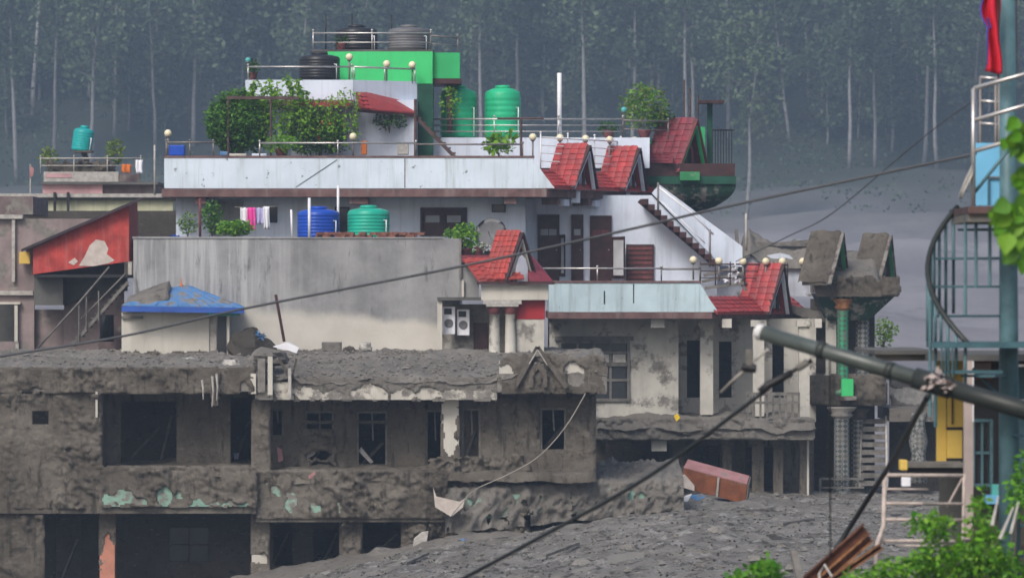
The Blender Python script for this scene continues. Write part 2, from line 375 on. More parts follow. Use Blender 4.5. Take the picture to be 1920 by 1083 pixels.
def crust(name, mat, parent, a, b, c, d, Y, amp, step=2.8, holes=(), rag=6, fs=1.6, seed=0):
    step = min(step, 2.8); amp *= 1.25; fs *= 1.35
    """lumpy dried mud on a wall; the holes leave the wall bare"""
    nx = max(2, round((c - a) / step)); ny = max(2, round((d - b) / step)); mb = MB(); inh = {}
    def hole(px, py):
        j = 8 * fb(Vector((px * .05, py * .05, seed + 3)), 5)
        for (hx, hy, rx, ry, *rc) in holes:
            if rc:
                if abs(px - hx) < rx and abs(py - hy) < ry: return True
                continue
            q = ((px - hx + j) / rx) ** 2 + ((py - hy + j) / ry) ** 2
            if q < 1: return True
        e = rag * (.5 + fb(Vector((px * .05, py * .05, seed)), 3))
        return px - a < e or c - px < e or py - b < e or d - py < e * .4
    vs = []
    for j in range(ny + 1):
        for i in range(nx + 1):
            px = a + (c - a) * i / nx; py = b + (d - b) * j / ny; q = P(px, py, Y); h_ = hole(px, py); inh[len(vs)] = h_
            dg = q.x + q.z * .6; am_ = amp * (.30 + 1.25 * min(1, max(0, .5 + 1.1 * fb(Vector((q.x * .55 + 11, seed, q.z * .7)), 3)))); t = am_ * max(.06, .34 + .26 * fb(Vector((q.x * 7, seed, q.z * 7)), 4) + .8 * fb(Vector((dg * fs * .9, seed, q.z * fs * .55)), 6) + .55 * max(0, fb(Vector((q.x * fs * .5 + 7, seed, q.z * fs * .8)), 5)) - .9 * max(0, .16 - abs(fb(Vector((dg * fs * 1.3, seed + 2, q.z * fs * 1.1)), 4))))
            q.y -= .006 if h_ else t; vs.append(q)
    fs_ = []
    for j in range(ny):
        for i in range(nx):
            q = (j * (nx + 1) + i, (j + 1) * (nx + 1) + i, (j + 1) * (nx + 1) + i + 1, j * (nx + 1) + i + 1)
            if sum(inh[k] for k in q) < 3: fs_.append(q)
    mb.add(vs, fs_); o = mb.build(name, mat, parent, smooth=True); o['kind'] = 'stuff'; return o
def mudtop(name, mat, parent, x0, x1, y0, y1, zf, amp=.12, step=.14, fs=.9, seed=0, skirt=.25):
    """mud lying on a flat surface: a lumpy sheet with its own edges; zf(x, y) gives the mean height"""
    nx = max(3, round((x1 - x0) / step)); ny = max(3, round((y1 - y0) / step)); vs = []; fs_ = []
    for j in range(ny + 1):
        for i in range(nx + 1):
            x = x0 + (x1 - x0) * i / nx; y = y0 + (y1 - y0) * j / ny
            z = zf(x, y) + amp * (fb(Vector((x * fs, y * fs, seed)), 4) + .5 * abs(fb(Vector((x * fs * 3.3, y * fs * 3.3, seed + 4)), 3)))
            if i in (0, nx) or j in (0, ny): z -= skirt
            vs.append((x + .03 * fb(Vector((x * 3, y * 3, 1)), 2), y + .10 * fb(Vector((x * 1.3, y, 7 + seed)), 3), z))
    for j in range(ny):
        for i in range(nx): q = j * (nx + 1) + i; fs_.append((q, q + 1, q + nx + 2, q + nx + 1))
    return MB().add(vs, fs_).build(name, mat, parent, smooth=True)
TILE = {}
def tile_mesh(mat):
    if mat in TILE: return TILE[mat]
    vs = []; fs_ = []           # unit tile: u 0..1 along, v 0..1 down, w up; rounded back, thick lower lip
    prof = [(0, .25), (.18, .72), (.5, .95), (.82, .72), (1, .25)]
    for vv, dz in ((-.08, -.55), (1.04, .15)):
        for u, wz in prof: vs.append((u * .97 + .015, vv, wz + dz))
    vs += [(.015, 1.04, -.35), (.985, 1.04, -.35)]
    fs_ = [(i, i + 5, i + 6, i + 1) for i in range(4)] + [(5, 10, 11, 9, 8, 7, 6)]
    m = bpy.data.meshes.new('tile'); m.from_pydata(vs, [], fs_); m.materials.append(MAT[mat]); TILE[mat] = m; return m
def tiles(part, p0, u, v, nu, nv, mat, th=.034):
    p0 = Vector(p0); u = Vector(u); v = Vector(v); du = u / nu; dv = v / nv; w_ = u.cross(v).normalized()
    if w_.z < 0: w_ = -w_
    for j in range(nv):
        for i in range(nu):
            o = bpy.data.objects.new('tile', tile_mesh(mat)); COL.objects.link(o); o.parent = part
            jt = Vector((random.uniform(-.006, .006), random.uniform(-.006, .006), random.uniform(-.004, .006)))
            q = p0 + du * i + dv * j - ORG[part] + jt; M = Matrix((du, dv * random.uniform(.97, 1.03), w_ * th)).transposed().to_4x4(); M.translation = q; o.matrix_local = M
def dirs(th):
    t = math.radians(th); return Vector((math.sin(t), -math.cos(t), 0)), Vector((-math.cos(t), -math.sin(t), 0))
def gable(house, A, th, L, wd, drop, prow=.17, tmat='red_tile', board='maroon', board2='white', infill='white', nt=(4, 8), tiled=True, deck=None, arch='maroon', depthwall=.5):
    """steep little gable: apex A, facing th degrees right of the camera side; parts go under house"""
    d, s_ = dirs(th); A = Vector(A); up = Vector((0, 0, 1)); F = A - d * prow
    B = F - up * drop
    for sg, nm in ((1, 'gable_roof'), (-1, 'gable_roof')):
        e = B + s_ * wd * sg; th_ = up * .07
        r0, r1, e1, e0 = A, A - d * (L + prow), e - d * L, e
        m = MB().hexa([r0 - th_, e0 - th_, e1 - th_, r1 - th_, r0, e0, e1, r1])
        part = m.build(nm, deck or tmat, house)
        if tiled and sg == 1: tiles(part, r1 + up * .02, r0 - r1 - d * .02, e1 - r1, nt[0], nt[1], tmat, .034)
    for sg in (1, -1):                                  # barge boards, outer dark and inner light
        q = d * .03; e = B + s_ * wd * sg * 1.03 - up * .04
        MB().bar(A + q - up * .05, e + q, .05, .16, up=d).build('bargeboard', board, house)
        MB().bar(A + q * .3 - up * .24, e + q * .3 - up * .02 - s_ * sg * .14, .035, .12, up=d).build('bargeboard_trim', board2, house)
    MB().prism([B + s_ * wd * .8 - d * .2, B - s_ * wd * .8 - d * .2, F - up * .25 - d * .2], -d * .06).build('gable_wall', infill, house)
    # pointed arch niche standing in the gable
    pts = [(-.30, 0), (-.30, .42), (-.2, .62), (0, .86), (.2, .62), (.30, .42), (.30, 0)]
    ar = [B + s_ * (x * wd) + up * (y * drop * .75) - d * .13 for x, y in pts]; inn = [B + s_ * (x * wd * .58) + up * (y * drop * .6) - d * .13 for x, y in pts]
    m = MB(); n = len(ar)
    for i in range(n - 1): m.hexa([ar[i], ar[i + 1], inn[i + 1], inn[i], ar[i] + d * .06, ar[i + 1] + d * .06, inn[i + 1] + d * .06, inn[i] + d * .06])
    m.build('gable_arch', arch, house)
    return B, d, s_
def railing(house, pts, hgt, rails=2, mat='steel', gap=1.2, r=.025, knobs=True, name='railing'):
    """pts run along the foot of the railing; top rail is the part, posts and lower rails its sub-parts"""
    pts = [Vector(p) for p in pts]; up = Vector((0, 0, hgt))
    top = MB().tube([p + up for p in pts], r * 1.15).build(name, mat, house, smooth=True)
    for k in range(1, rails): MB().tube([p + up * (k / rails) for p in pts], r * .8, 6).build('rail', mat, top, smooth=True)
    done = []
    for a, b in zip(pts, pts[1:]):
        n = max(1, round((b - a).length / gap))
        for i in range(n + 1):
            q = a.lerp(b, i / n)
            if any((q - e).length < .1 for e in done): continue
            done.append(q); m = MB().tube([q - Vector((0, 0, .02)), q + up * 1.12], r, 6)
            if knobs: m.sphere(q + up * 1.15, r * 1.7, 8, 6)
            m.build('post', mat, top, smooth=True)
    return top
LAMPG = 'globe lamps along the terrace railings'
def lamp(px, py, Y, ph, label, mat='globe', r=.118, post='steel_dull'):
    c = P(px, py, Y); t = thing('globe_lamp', label, 'lamp', c - Vector((0, 0, ph)), LAMPG)
    MB().tube([c - Vector((0, 0, ph)), c - Vector((0, 0, r * .8))], .028, 8).build('lamp_post', post, t, smooth=True)
    MB().lathe(c - Vector((0, 0, r * 1.15)), [(.035, 0), (.075, .03), (.07, .07)], 12).build('lamp_collar', post, t, smooth=True)
    MB().sphere(c, r, 16, 10).build('globe', mat, t, smooth=True)
def tank(px0, px1, py0, py1, Y, mat, name, label, cat='water tank', group=None, tilt=None, ribs=7, lid=True):
    r = (px1 - px0) / 2 / FPX * Y; c = P((px0 + px1) / 2, py1, Y + r); h = (py1 - py0) / FPX * Y
    t = thing(name, label, cat, c, group); c = c.copy()
    pr = [(r * .93, 0), (r * .97, h * .03)]
    for i in range(ribs): z = h * (.06 + .80 * i / ribs); pr += [(r * .975, z), (r, z + h * .03), (r, z + h * .06), (r * .975, z + h * .09)]
    pr += [(r * .97, h * .88), (r * .90, h * .93), (r * .6, h * .985), (r * .42, h)]
    MB().lathe(c, pr, 28).build('tank_body', mat, t, smooth=True)
    if lid:
        MB().lathe(c + Vector((0, 0, h)), [(r * .40, -.01), (r * .42, .05), (r * .36, .085), (r * .05, .10)], 20).build('tank_lid', mat, t, smooth=True)
        MB().tube([c + Vector((r * .6, -r * .5, h * .6)), c + Vector((r * .85, -r * .75, h * .6)), c + Vector((r * .85, -r * .75, h * .02))], .02, 6).build('outlet_pipe', 'white_pipe', t, smooth=True)
    if tilt: t.rotation_euler = tilt
    return t
def post_thing(name, label, cat, a, b, r, mat, group=None):
    return tag(MB().tube([a, Vector(a).lerp(Vector(b), .5), b], r, 8).build(name, mat, None, smooth=True), label, cat, group)
def potplant(px, py, Y, w_, h_, n, mats, label, name='potted_plant', pot='maroon_light', s=.14, seed=0, cat='plant', stem=True, potw=None):
    base = P(px, py, Y); t = thing(name, label, cat, base); ww = w_ / FPX * Y / 2; hh = h_ / FPX * Y
    pw = potw or min(.22, ww * .6)
    if pot: MB().lathe(base, [(pw * .6, 0), (pw * .7, .02), (pw, .2), (pw * 1.05, .24), (pw * .8, .235)], 14).build('pot', pot, t, smooth=True)
    m = MB()
    for k in range(5): e = base + Vector((random.uniform(-.5, .5) * ww, random.uniform(-.4, .4) * ww, hh * random.uniform(.6, .9))); m.tube([base, base.lerp(e, .5) + Vector((0, 0, hh * .08)), e], .012, 5, .004)
    m.build('stem', 'bark', t)
    for i, mt in enumerate(mats):
        mb = MB(); cloud(mb, base + Vector((0, 0, hh * .58)), (ww, ww * .8, hh * .45), n // len(mats), s, seed=seed + i * 5, shell=.3); mb.build('foliage', mt, t)
    return t
# ================================================================== forest on the hillside
def forest_tree(hh, cr, base, n, ls, seed, lmat, trunk_r):
    random.seed(seed); t = thing('forest_tree', 'tall thin pale trunked tree in the hazy forest on the hillside', 'tree', (0, 0, 0), 'trees of the hazy hillside forest')
    bx, by = random.uniform(-.03, .03), random.uniform(-.03, .03); pts = []
    for i in range(9): u = i / 8; pts.append(Vector((bx * hh * u * u + .18 * fb(Vector((u * 3, seed, 0)), 2), by * hh * u + .18 * fb(Vector((seed, u * 3, 4)), 2), hh * u - .3)))
    m = MB().tube(pts, trunk_r, 8, trunk_r * .18)
    tips = []
    for k in range(15):
        u = base + (1 - base) * (k + random.random()) / 15; i = min(7, int(u * 8)); p = pts[i].lerp(pts[i + 1], u * 8 - i)
        a = random.uniform(0, 6.28); l = cr * random.uniform(.45, 1.05) * (1.15 - .75 * abs((u - base) / (1 - base) - .35)); e = p + Vector((math.cos(a) * l, math.sin(a) * l, l * random.uniform(.25, .8)))
        m.tube([p, p.lerp(e, .55) + Vector((0, 0, .12)), e], trunk_r * .2, 5, .02); tips.append(e); tips.append(p.lerp(e, .6))
    m.build('trunk', 'trunk_pale', t, smooth=True)
    c = MB()
    for k in range(n):
        e = random.choice(tips); q = rv(); leaf(c, e + Vector((q.x * cr * .5, q.y * cr * .5, q.z * cr * .6)), ls, .25, .6)
    c.build('crown', lmat, t); return t
protos = [forest_tree(14, 2.3, .34, 1470, 0.53, 11, 'leaf_forest', .15), forest_tree(16, 2.0, .46, 1302, 0.50, 12, 'leaf_forest', .16), forest_tree(11, 2.6, .22, 1680, 0.53, 13, 'leaf_forest', .13),
          forest_tree(15, 2.6, .42, 1470, 0.48, 14, 'leaf_forest_light', .17), forest_tree(10, 2.3, .15, 1470, 0.53, 15, 'leaf_forest', .12), forest_tree(17, 2.1, .50, 1260, 0.48, 16, 'leaf_forest_light', .17)]
used = set()
def put_tree(k, x, y, sc=1.0, label=None, rz=None):
    o = protos[k] if k not in used else copy_tree(protos[k]); used.add(k)
    o.location = (x, y, height(x, y)); o.rotation_euler = (random.gauss(0, .035), random.gauss(0, .035), random.uniform(0, 6.28) if rz is None else rz); o.scale = (sc, sc, sc)
    if label: o['label'] = label
    elif 'label' in o: o['label'] = 'tall thin pale trunked tree in the hazy forest on the hillside'
    return o
random.seed(21)
# trees whose trunks stand out: photo column, distance, kind, scale
front = [(32, 322, 1, 1.05), (100, 330, 5, .95), (168, 326, 3, 1.0), (176, 333, 1, .95), (215, 340, 0, 1), (362, 338, 3, 1), (292, 336, 0, .9), (455, 344, 2, 1), (900, 335, 5, 1), (966, 342, 1, 1),
         (1100, 330, 5, 1.05), (1188, 333, 1, 1), (1285, 328, 5, 1.05), (1298, 335, 3, 1), (1545, 345, 0, 1), (1592, 325, 1, .95), (1672, 338, 2, 1), (1732, 335, 5, 1), (1757, 326, 1, 1), (1480, 340, 0, .95), (1640, 330, 1, .9), (1830, 334, 3, 1), (720, 340, 0, 1), (560, 341, 3, 1), (1020, 345, 2, 1), (1235, 345, 0, 1), (1365, 340, 3, 1)]
lab = {1100: 'pale bare lower trunk rising just right of the green water tanks in the forest', 32: 'pale straight tree trunk at the far left edge of the forest', 1285: 'tall pale tree with forked limbs above the green gabled dormer', 100: 'slender pale tree left of the tilted teal tank on the hillside'}
for px, y, k, sc in front: y = 640 + (y - 335) * 1.6; put_tree(k, X(px, y), y, sc * 1.85, lab.get(px))
put_tree(3, X(1400, 560), 560, 1.55, 'light green tree with a long bare pale trunk standing in front of the forest', 2.2)
cells = [(x, y) for y in (662, 674, 687, 701, 716, 734, 756) for x in range(-116, 117, 11)]
for i, (x, y) in enumerate(cells): put_tree(random.choice((0, 1, 2, 2, 3, 4, 4, 5)), x + random.uniform(-5, 5), y + random.uniform(-6, 6), random.uniform(1.4, 2.3))
for i in range(52): put_tree(random.choice((2, 4, 4)), -112 + 4.4 * i + random.uniform(-2, 2), random.uniform(646, 668), random.uniform(1.0, 1.75), 'short leafy tree with low branches along the front edge of the hillside forest')
random.seed(5); m = MB()
for i in range(100000):
    y = random.uniform(640, 800) if random.random() < .84 else 655 - 90 * random.random() ** 1.5; x = random.uniform(-125, 125); z = height(x, y) + random.random() ** 1.25 * (15 if y > 650 else 2.2 * random.random())
    if noise.noise(Vector((x * .08, y * .06, 2))) < (-.25 if y > 650 else -.1 + (650 - y) / 450): continue
    leaf(m, Vector((x, y, z)), 1.0 if y > 650 else .55, .1, .6)
us = m.build('forest_undergrowth', 'leaf_forest', None); us['kind'] = 'stuff'; us['label'] = 'dark green undergrowth between the trunks of the hillside forest'; us['category'] = 'undergrowth'
# ================================================================== white house (the big one)
EX = Vector((.5, .866, 0)); UP = Vector((0, 0, 1))
wh = thing('white_house', 'white three storey house with red gabled dormers and muddy lower floors', 'house', P(700, 935, 152))
def part(name, mat, parent, *rects, bevel=0):
    m = MB()
    for r in rects: m.pbox(*r)
    return m.build(name, mat, parent, bevel=bevel)
def poly_slab(name, mat, parent, plan, z0, z1): return MB().prism([(x, y, z0) for x, y in plan], (0, 0, z1 - z0)).build(name, mat, parent)
C1 = P(1025, 352, 150.5)
# upper storey, left volume
MB().wall(330, 366, 985, 470, 152, .2, [(500, 385, 523, 420), (628, 388, 655, 440), (790, 391, 875, 442), (922, 383, 948, 398)]).build('wall', 'white', wh)
MB().box(X(330, 152), X(985, 152), 156, 156.2, Z(520, 152), Z(366, 152)).build('wall', 'white', wh)
MB().box(X(985, 152) - .2, X(985, 152), 152.201, 153.6, Z(530, 152), Z(366, 152)).build('wall', 'white', wh)
MB().box(X(330, 152), X(330, 152) + .2, 152.201, 155.99, Z(520, 152), Z(366, 152)).build('wall', 'white', wh)
MB().box(X(330, 152), X(985, 152), 152.2, 156, Z(470, 152) - .2, Z(470, 152)).build('floor_slab', 'concrete_dark', wh)
MB().pbox(395, 378, 455, 440, 151.9, 151.99).build('bare_render_patch', 'grey_concrete', wh)
def window(house, a, b, c, d, Y, mat='maroon', pane='glass_pale', nx=2, ny=1, fr=.06, depth=.12, rows=None):
    """frame part with mullions and panes as sub-parts"""
    x0, x1, z0, z1 = X(a, Y), X(c, Y), Z(d, Y), Z(b, Y); m = MB()
    m.box(x0, x1, Y, Y + depth, z1 - fr, z1).box(x0, x1, Y, Y + depth, z0, z0 + fr).box(x0, x0 + fr, Y, Y + depth, z0 + fr, z1 - fr).box(x1 - fr, x1, Y, Y + depth, z0 + fr, z1 - fr)
    w_ = m.build('window', mat, house); xs = [x0 + fr + (x1 - x0 - 2 * fr) * i / nx for i in range(nx + 1)]; zs = [z0 + fr + (z1 - z0 - 2 * fr) * i / ny for i in range(ny + 1)]
    for i in range(1, nx): MB().box(xs[i] - fr * .4, xs[i] + fr * .4, Y + .02, Y + depth, z0 + fr, z1 - fr).build('mullion', mat, w_)
    for j in range(1, ny): MB().box(x0 + fr, x1 - fr, Y + .025, Y + depth - .01, zs[j] - fr * .4, zs[j] + fr * .4).build('transom', mat, w_)
    for i in range(nx):
        for j in range(ny): MB().box(xs[i] + fr * .42, xs[i + 1] - fr * .42, Y + .07, Y + .08, zs[j] + (fr * .42 if j else 0), zs[j + 1] - (fr * .42 if j < ny - 1 else 0)).build('pane', pane, w_)
    return w_
def door(house, a, b, c, d, Y, mat='maroon', panes=2, pane='glass_pale', leaf2=False, fr=.05):
    x0, x1, z0, z1 = X(a, Y), X(c, Y), Z(d, Y), Z(b, Y)
    dr = MB().box(x0 + fr, x1 - fr, Y + .03, Y + .08, z0, z1 - fr).build('door', mat, house)
    MB().box(x0, x0 + fr, Y, Y + .1, z0, z1).box(x1 - fr, x1, Y, Y + .1, z0, z1).box(x0 + fr, x1 - fr, Y, Y + .1, z1 - fr, z1).build('door_frame', mat, dr)
    zt = z0 + (z1 - z0) * .78; zb = zt - (z1 - z0) * .13
    for i in range(panes):
        u0 = x0 + fr * 1.6 + (x1 - x0 - 3.2 * fr) * i / panes; u1 = x0 + fr * 1.6 + (x1 - x0 - 3.2 * fr) * (i + 1) / panes
        MB().box(u0 + .015, u1 - .015, Y + .018, Y + .029, zb + (zt - zb) * .3, zt).build('door_pane', pane, dr)
        MB().box(u0 + .03, u1 - .03, Y + .015, Y + .029, z0 + .15, z0 + (zb - z0) * .85).build('door_panel', mat, dr)
    MB().sphere((x1 - fr * 1.9, Y + .005, z0 + 1.0 if z1 - z0 > 1.6 else (z0 + z1) / 2), .025, 8, 6).build('handle', 'steel', dr)
    return dr
wn = window(wh, 788, 389, 876, 442, 151.93, 'maroon', 'maroon', 2, 1, .07)
for a in (798, 838): part('pane', 'glass_pale', wn, (a, 404, a + 26, 417, 151.95, 151.99))
window(wh, 500, 385, 523, 420, 151.95, 'white', 'glass_dark', 1, 1, .04); window(wh, 628, 388, 655, 440, 151.95, 'maroon', 'glass_dark', 1, 2, .04)
window(wh, 922, 383, 948, 398, 151.95, 'black_iron', 'glass_dark', 1, 1, .03)
# roof slab, fascia and parapet
plan = [(X(303, 150.45), 150.45), (C1.x, 150.45), (C1.x + EX.x * 7.3, 150.45 + EX.y * 7.3), (C1.x + EX.x * 7.3 - 1, 160), (X(303, 150.45), 160)]
poly_slab('roof_slab', 'fascia_maroon', wh, plan, Z(369, 150.45), Z(354, 150.45))
par = part('parapet', 'white_parapet', wh, (308, 296, 1000, 353, 150.5, 150.62))
part('parapet_cap', 'fascia_maroon', par, (306, 292, 1002, 296, 150.48, 150.66))
MB().pprism([(1000.2, 300), (1040, 352.8), (1000.2, 352.8)], 150.5, 150.62).build('parapet_end', 'white_parapet', par)
part('pilaster_line', 'steel_dull', par, (758, 297, 760, 352, 150.49, 150.499)); 
MB().bar(P(555, 350, 150.49), P(632, 299, 150.49), .03, .01).build('hanging_cable', 'cable_grey', par)
for a, b in ((366, 386), (655, 690), (945, 968)): part('bracket', 'fascia_maroon', wh, (a, 369.3, b, 382, 150.6, 152))
MB().box(X(308, 150.5), X(308, 150.5) + .12, 150.62, 159.9, Z(353, 150.5), Z(296, 150.5)).build('parapet', 'white_parapet', wh)
# terrace rails on the parapet
zt = Z(292, 150.5)
railing(wh, [(X(312, 150.6), 150.57, zt), (X(400, 150.6), 150.57, zt)], .42, 1, 'steel_dull', .75)
railing(wh, [(X(487, 150.6), 150.57, zt), (X(780, 150.6), 150.57, zt)], .40, 1, 'steel', 2.9)
railing(wh, [(X(780, 150.6), 150.57, zt), (X(980, 150.6), 150.57, zt)], .36, 1, 'steel_dull', 3.4)
# right hand eave with two gabled dormers
z_e = Z(353, 150.5)
sk = MB(); a0 = C1 + Vector((-.15, .5, 0)); d60, s60 = dirs(60)
p_in0 = Vector((C1.x, 150.5, Z(318, 150.5))) - d60 * .55 + EX * .1; p_in1 = p_in0 + EX * 6.9
p_out0 = Vector((C1.x, 150.5, z_e + .06)) + d60 * .22 + EX * .12; p_out1 = p_out0 + EX * 6.95
lean = MB().hexa([p_in0 - UP * .08, p_out0 - UP * .08, p_out1 - UP * .08, p_in1 - UP * .08, p_in0, p_out0, p_out1, p_in1]).build('eave_roof', 'red_tile', wh)
tiles(lean, p_in0 + UP * .02, p_in1 - p_in0, p_out0 - p_in0, 24, 5, 'red_tile')
# short run of tiles turning the corner toward the parapet
MB().hexa([P(1008, 323, 150.6), P(1045, 352.5, 150.55), p_out0 + EX * .2, p_in0 + EX * .2, P(1008, 320, 150.6), P(1045, 350, 150.55), p_out0 + EX * .2 + UP * .06, p_in0 + EX * .2 + UP * .06]).build('eave_roof', 'red_tile', wh)
for t in (1.83, 5.15):
    b0 = Vector((C1.x, 150.5, 0)) + EX * t + d60 * .3; Ap = Vector((b0.x, b0.y, Z(270, 152))) + d60 * .17
    B, d, s_ = gable(wh, Ap, 60, .96, .77, 1.36)
    q = B - d * .28; MB().box(q.x - .14, q.x + .14, q.y, q.y + .3, q.z - .5, q.z + .1).build('dormer_post', 'white', wh)
for t in (.9, 2.9, 4.0, 6.2):
    q = Vector((C1.x, 150.5, Z(369, 150.45))) + EX * t - d60 * .05; MB().bar(q - UP * .12, q - d60 * .6 - UP * .12, .16, .22).build('rafter_end', 'fascia_maroon', wh)
    q = q + EX * .45; MB().bar(q - UP * .16 + d60 * .02, q - d60 * .5 - UP * .16, .3, .2).build('white_corbel', 'white', wh)
zt2 = Z(352, 150.5)
rp = [Vector((C1.x - .1, 150.9, zt2 + .75)) - d60 * .1 + EX * t for t in (0, 7)]
railing(wh, [rp[0] - UP * .15, rp[1] - UP * .15], 1.0, 4, 'white_pipe', 1.6, .022)
# recessed bay with doors
MB().pprism([(985, 366), (1222, 366), (1345, 492), (1345, 531), (985, 531)], 153.6, 153.8).build('wall', 'white', wh)
door(wh, 1008, 402, 1049, 527, 153.48); door(wh, 1071, 402, 1094, 527, 153.48, panes=1); door(wh, 1106, 404, 1147, 527, 153.48, panes=2, pane='maroon_light')
for a, c, b, d_ in ((1049, 1060, 440, 518), (1147, 1172, 444, 522)):
    MB().hexa([P(a, d_, 153.47), P(c, d_ + 1, 152.9), P(c, d_ + 1, 152.86), P(a, d_, 153.43), P(a, b, 153.47), P(c, b - 1, 152.9), P(c, b - 1, 152.86), P(a, b, 153.43)]).build('open_door_leaf', 'maroon', wh)
    q = wh.children[-1]
    MB().hexa([P(a + 3, d_ - 6, 153.2), P(c - 3, d_ - 6, 152.85), P(c - 3, d_ - 6, 152.84), P(a + 3, d_ - 6, 153.19), P(a + 3, b + 6, 153.2), P(c - 3, b + 6, 152.85), P(c - 3, b + 6, 152.84), P(a + 3, b + 6, 153.19)]).build('pane', 'curtain', q)
part('shutter', 'maroon', wh, (1174, 458, 1226, 527, 153.5, 153.59))
part('shutter_slat', 'maroon_light', wh.children[-1], *[(1177, 463 + 9 * i, 1223, 468 + 9 * i, 153.485, 153.499) for i in range(7)])
# outside stair running down to the right
stair = MB().bar(P(1198, 376, 152.7), P(1340, 497, 152.7), .1, .14).build('stair', 'maroon', wh)
for i in range(12):
    a = 1203 + 11.8 * i; b = 372 + 10.3 * i
    MB().box(X(a, 152.7), X(a + 12.6, 152.7), 152.4 + .003 * (i % 2), 153.44, Z(b + 12, 152.7), Z(b + 1, 152.7)).build('step', 'maroon', stair)
MB().pprism([(1222, 362), (1236, 346), (1392, 462), (1392, 500), (1352, 497)], 153.46, 153.58).build('stair_parapet', 'white', wh)
MB().tube([P(1236, 352, 152.5), P(1300, 402, 152.5), P(1338, 440, 152.5)], .03).build('handrail', 'white_pipe', wh, smooth=True)
MB().tube([P(1240, 378, 152.45), P(1300, 434, 152.45), P(1322, 456, 152.45)], .018).build('handrail', 'white_pipe', wh, smooth=True)
for a, b, c in ((1234, 342, 400), (1331, 430, 500)): MB().tube([P(a, b, 152.48), P(a, c, 152.48)], .035).build('handrail_post', 'steel_dull', wh, smooth=True)
MB().pprism([(1345, 480), (1420, 482), (1462, 474), (1480, 478), (1535, 530), (1535, 555), (1345, 555)], 154.2, 154.4).build('wall', 'white_dirty', wh)
# balcony of the middle storey
C2 = Vector((X(1335, 148.5), 148.5, 0))
plan = [(X(1027, 148.45), 148.45), (C2.x, 148.45), (C2.x + 3.3, 148.45 + 5.7), (C2.x + 3.3, 158), (X(1027, 148.45), 158)]
poly_slab('balcony_slab', 'fascia_maroon', wh, plan, Z(597, 148.5), Z(585, 148.5))
bp = part('balcony_parapet', 'parapet_blue', wh, (1029, 530, 1312, 584.5, 148.5, 148.62))
part('parapet_cap', 'fascia_maroon', bp, (1027, 526, 1314, 530, 148.47, 148.66))
MB().pprism([(1312.3, 530), (1330, 560), (1347, 584.5), (1312.3, 584.5)], 148.5, 148.62).build('parapet_end', 'parapet_blue', bp)
part('drain_slot', 'black_iron', bp, (1187, 532, 1189, 568, 148.49, 148.499), (1132, 545, 1134.5, 570, 148.49, 148.499))
MB().box(X(1029, 148.5), X(1029, 148.5) + .12, 148.62, 153.5, Z(584.5, 148.5), Z(530, 148.5)).build('balcony_parapet', 'parapet_blue', wh)
zb = Z(526, 148.5)
railing(wh, [(X(1000, 148.6), 148.56, zb), (X(1240, 148.6), 148.56, zb)], .38, 1, 'steel', 2.6)
railing(wh, [(X(1240, 148.6), 148.56, zb), (X(1312, 148.6), 148.56, zb)], .36, 1, 'steel_dull', 1.3)
r0 = Vector((C2.x - .35, 148.65, Z(534, 148.5))); railing(wh, [r0, r0 + EX * 6.0], .65, 3, 'brown_iron', 1.0, .022, knobs=False)
# tiled skirt and third gable over the balcony corner
pi0 = P(1312, 557, 148.7); po0 = P(1345, 586, 148.45); ri = EX * 6.3
lean = MB().hexa([pi0 - UP * .06, po0 - UP * .06, po0 + ri - UP * .06, pi0 + ri - d60 * .3 - UP * .06, pi0, po0, po0 + ri, pi0 + ri - d60 * .3]).build('eave_roof', 'red_tile', wh)
tiles(lean, pi0 + UP * .02, ri, po0 - pi0, 20, 4, 'red_tile')
b0 = C2 + EX * 4.0 + d60 * .25
gable(wh, Vector((b0.x, b0.y, Z(495, 152))) + d60 * .15, 60, 1.05, .8, 1.52, .15)
mudtop('mud_layer', 'mud', wh, C2.x + 2.2, C2.x + 4.0, 152.8, 155, lambda x, y: Z(572, 152) - (x - C2.x - 2.6) * .2, .1, .1)
# middle storey walls
MB().wall(1030, 597, 1272, 785, 149.9, .25, [(1048, 640, 1180, 750)]).build('wall', 'cream_mud', wh)
MB().box(X(1272, 149.9) - .25, X(1272, 149.9), 150.151, 152.0, Z(785, 149.9), Z(597, 149.9)).build('wall', 'cream_muddy', wh)
MB().wall(1262, 597, 1530, 790, 152.0, .2, [(1288, 638, 1314, 745), (1348, 640, 1372, 745), (1448, 640, 1470, 745)]).build('wall', 'cream_mud', wh)
MB().box(X(1030, 151.5), X(1530, 153), 157, 157.2, Z(785, 151.5), Z(597, 151.5)).build('wall', 'mud_dark', wh)
wd = window(wh, 1047, 638, 1181, 752, 149.82, 'wood_grey', 'glass_dark', 4, 3, .09, .2)
part('carved_lintel', 'wood_grey', wd, (1040, 630, 1188, 638, 149.76, 149.95))
for k in range(4): part('carved_panel', 'stone_pale', wd, (1056 + 31 * k, 664, 1080 + 31 * k, 679, 149.8, 149.84))
part('carved_band', 'wood_grey', wd, (1052, 658, 1176, 663, 149.78, 149.85), (1052, 680, 1176, 686, 149.785, 149.85))
for a, b, e in ((1313, 1337, 737), (1412, 1433, 740), (1498, 1518, 775)):
    cl = part('column', 'cream_mud', wh, (a, 612, b, e + 40, 149.7, 150.1)); part('capital', 'cream_mud', cl, (a - 4, 600, b + 4, 612, 149.62, 150.16))
for a, b in ((1220, 1246), (1354, 1372), (1528, 1541)): part('corbel', 'cream', wh, (a, 597.5, b, 614, 148.8, 149.6))
part('corbel', 'cream', wh, (1222, 825, 1250, 845, 148.3, 149))
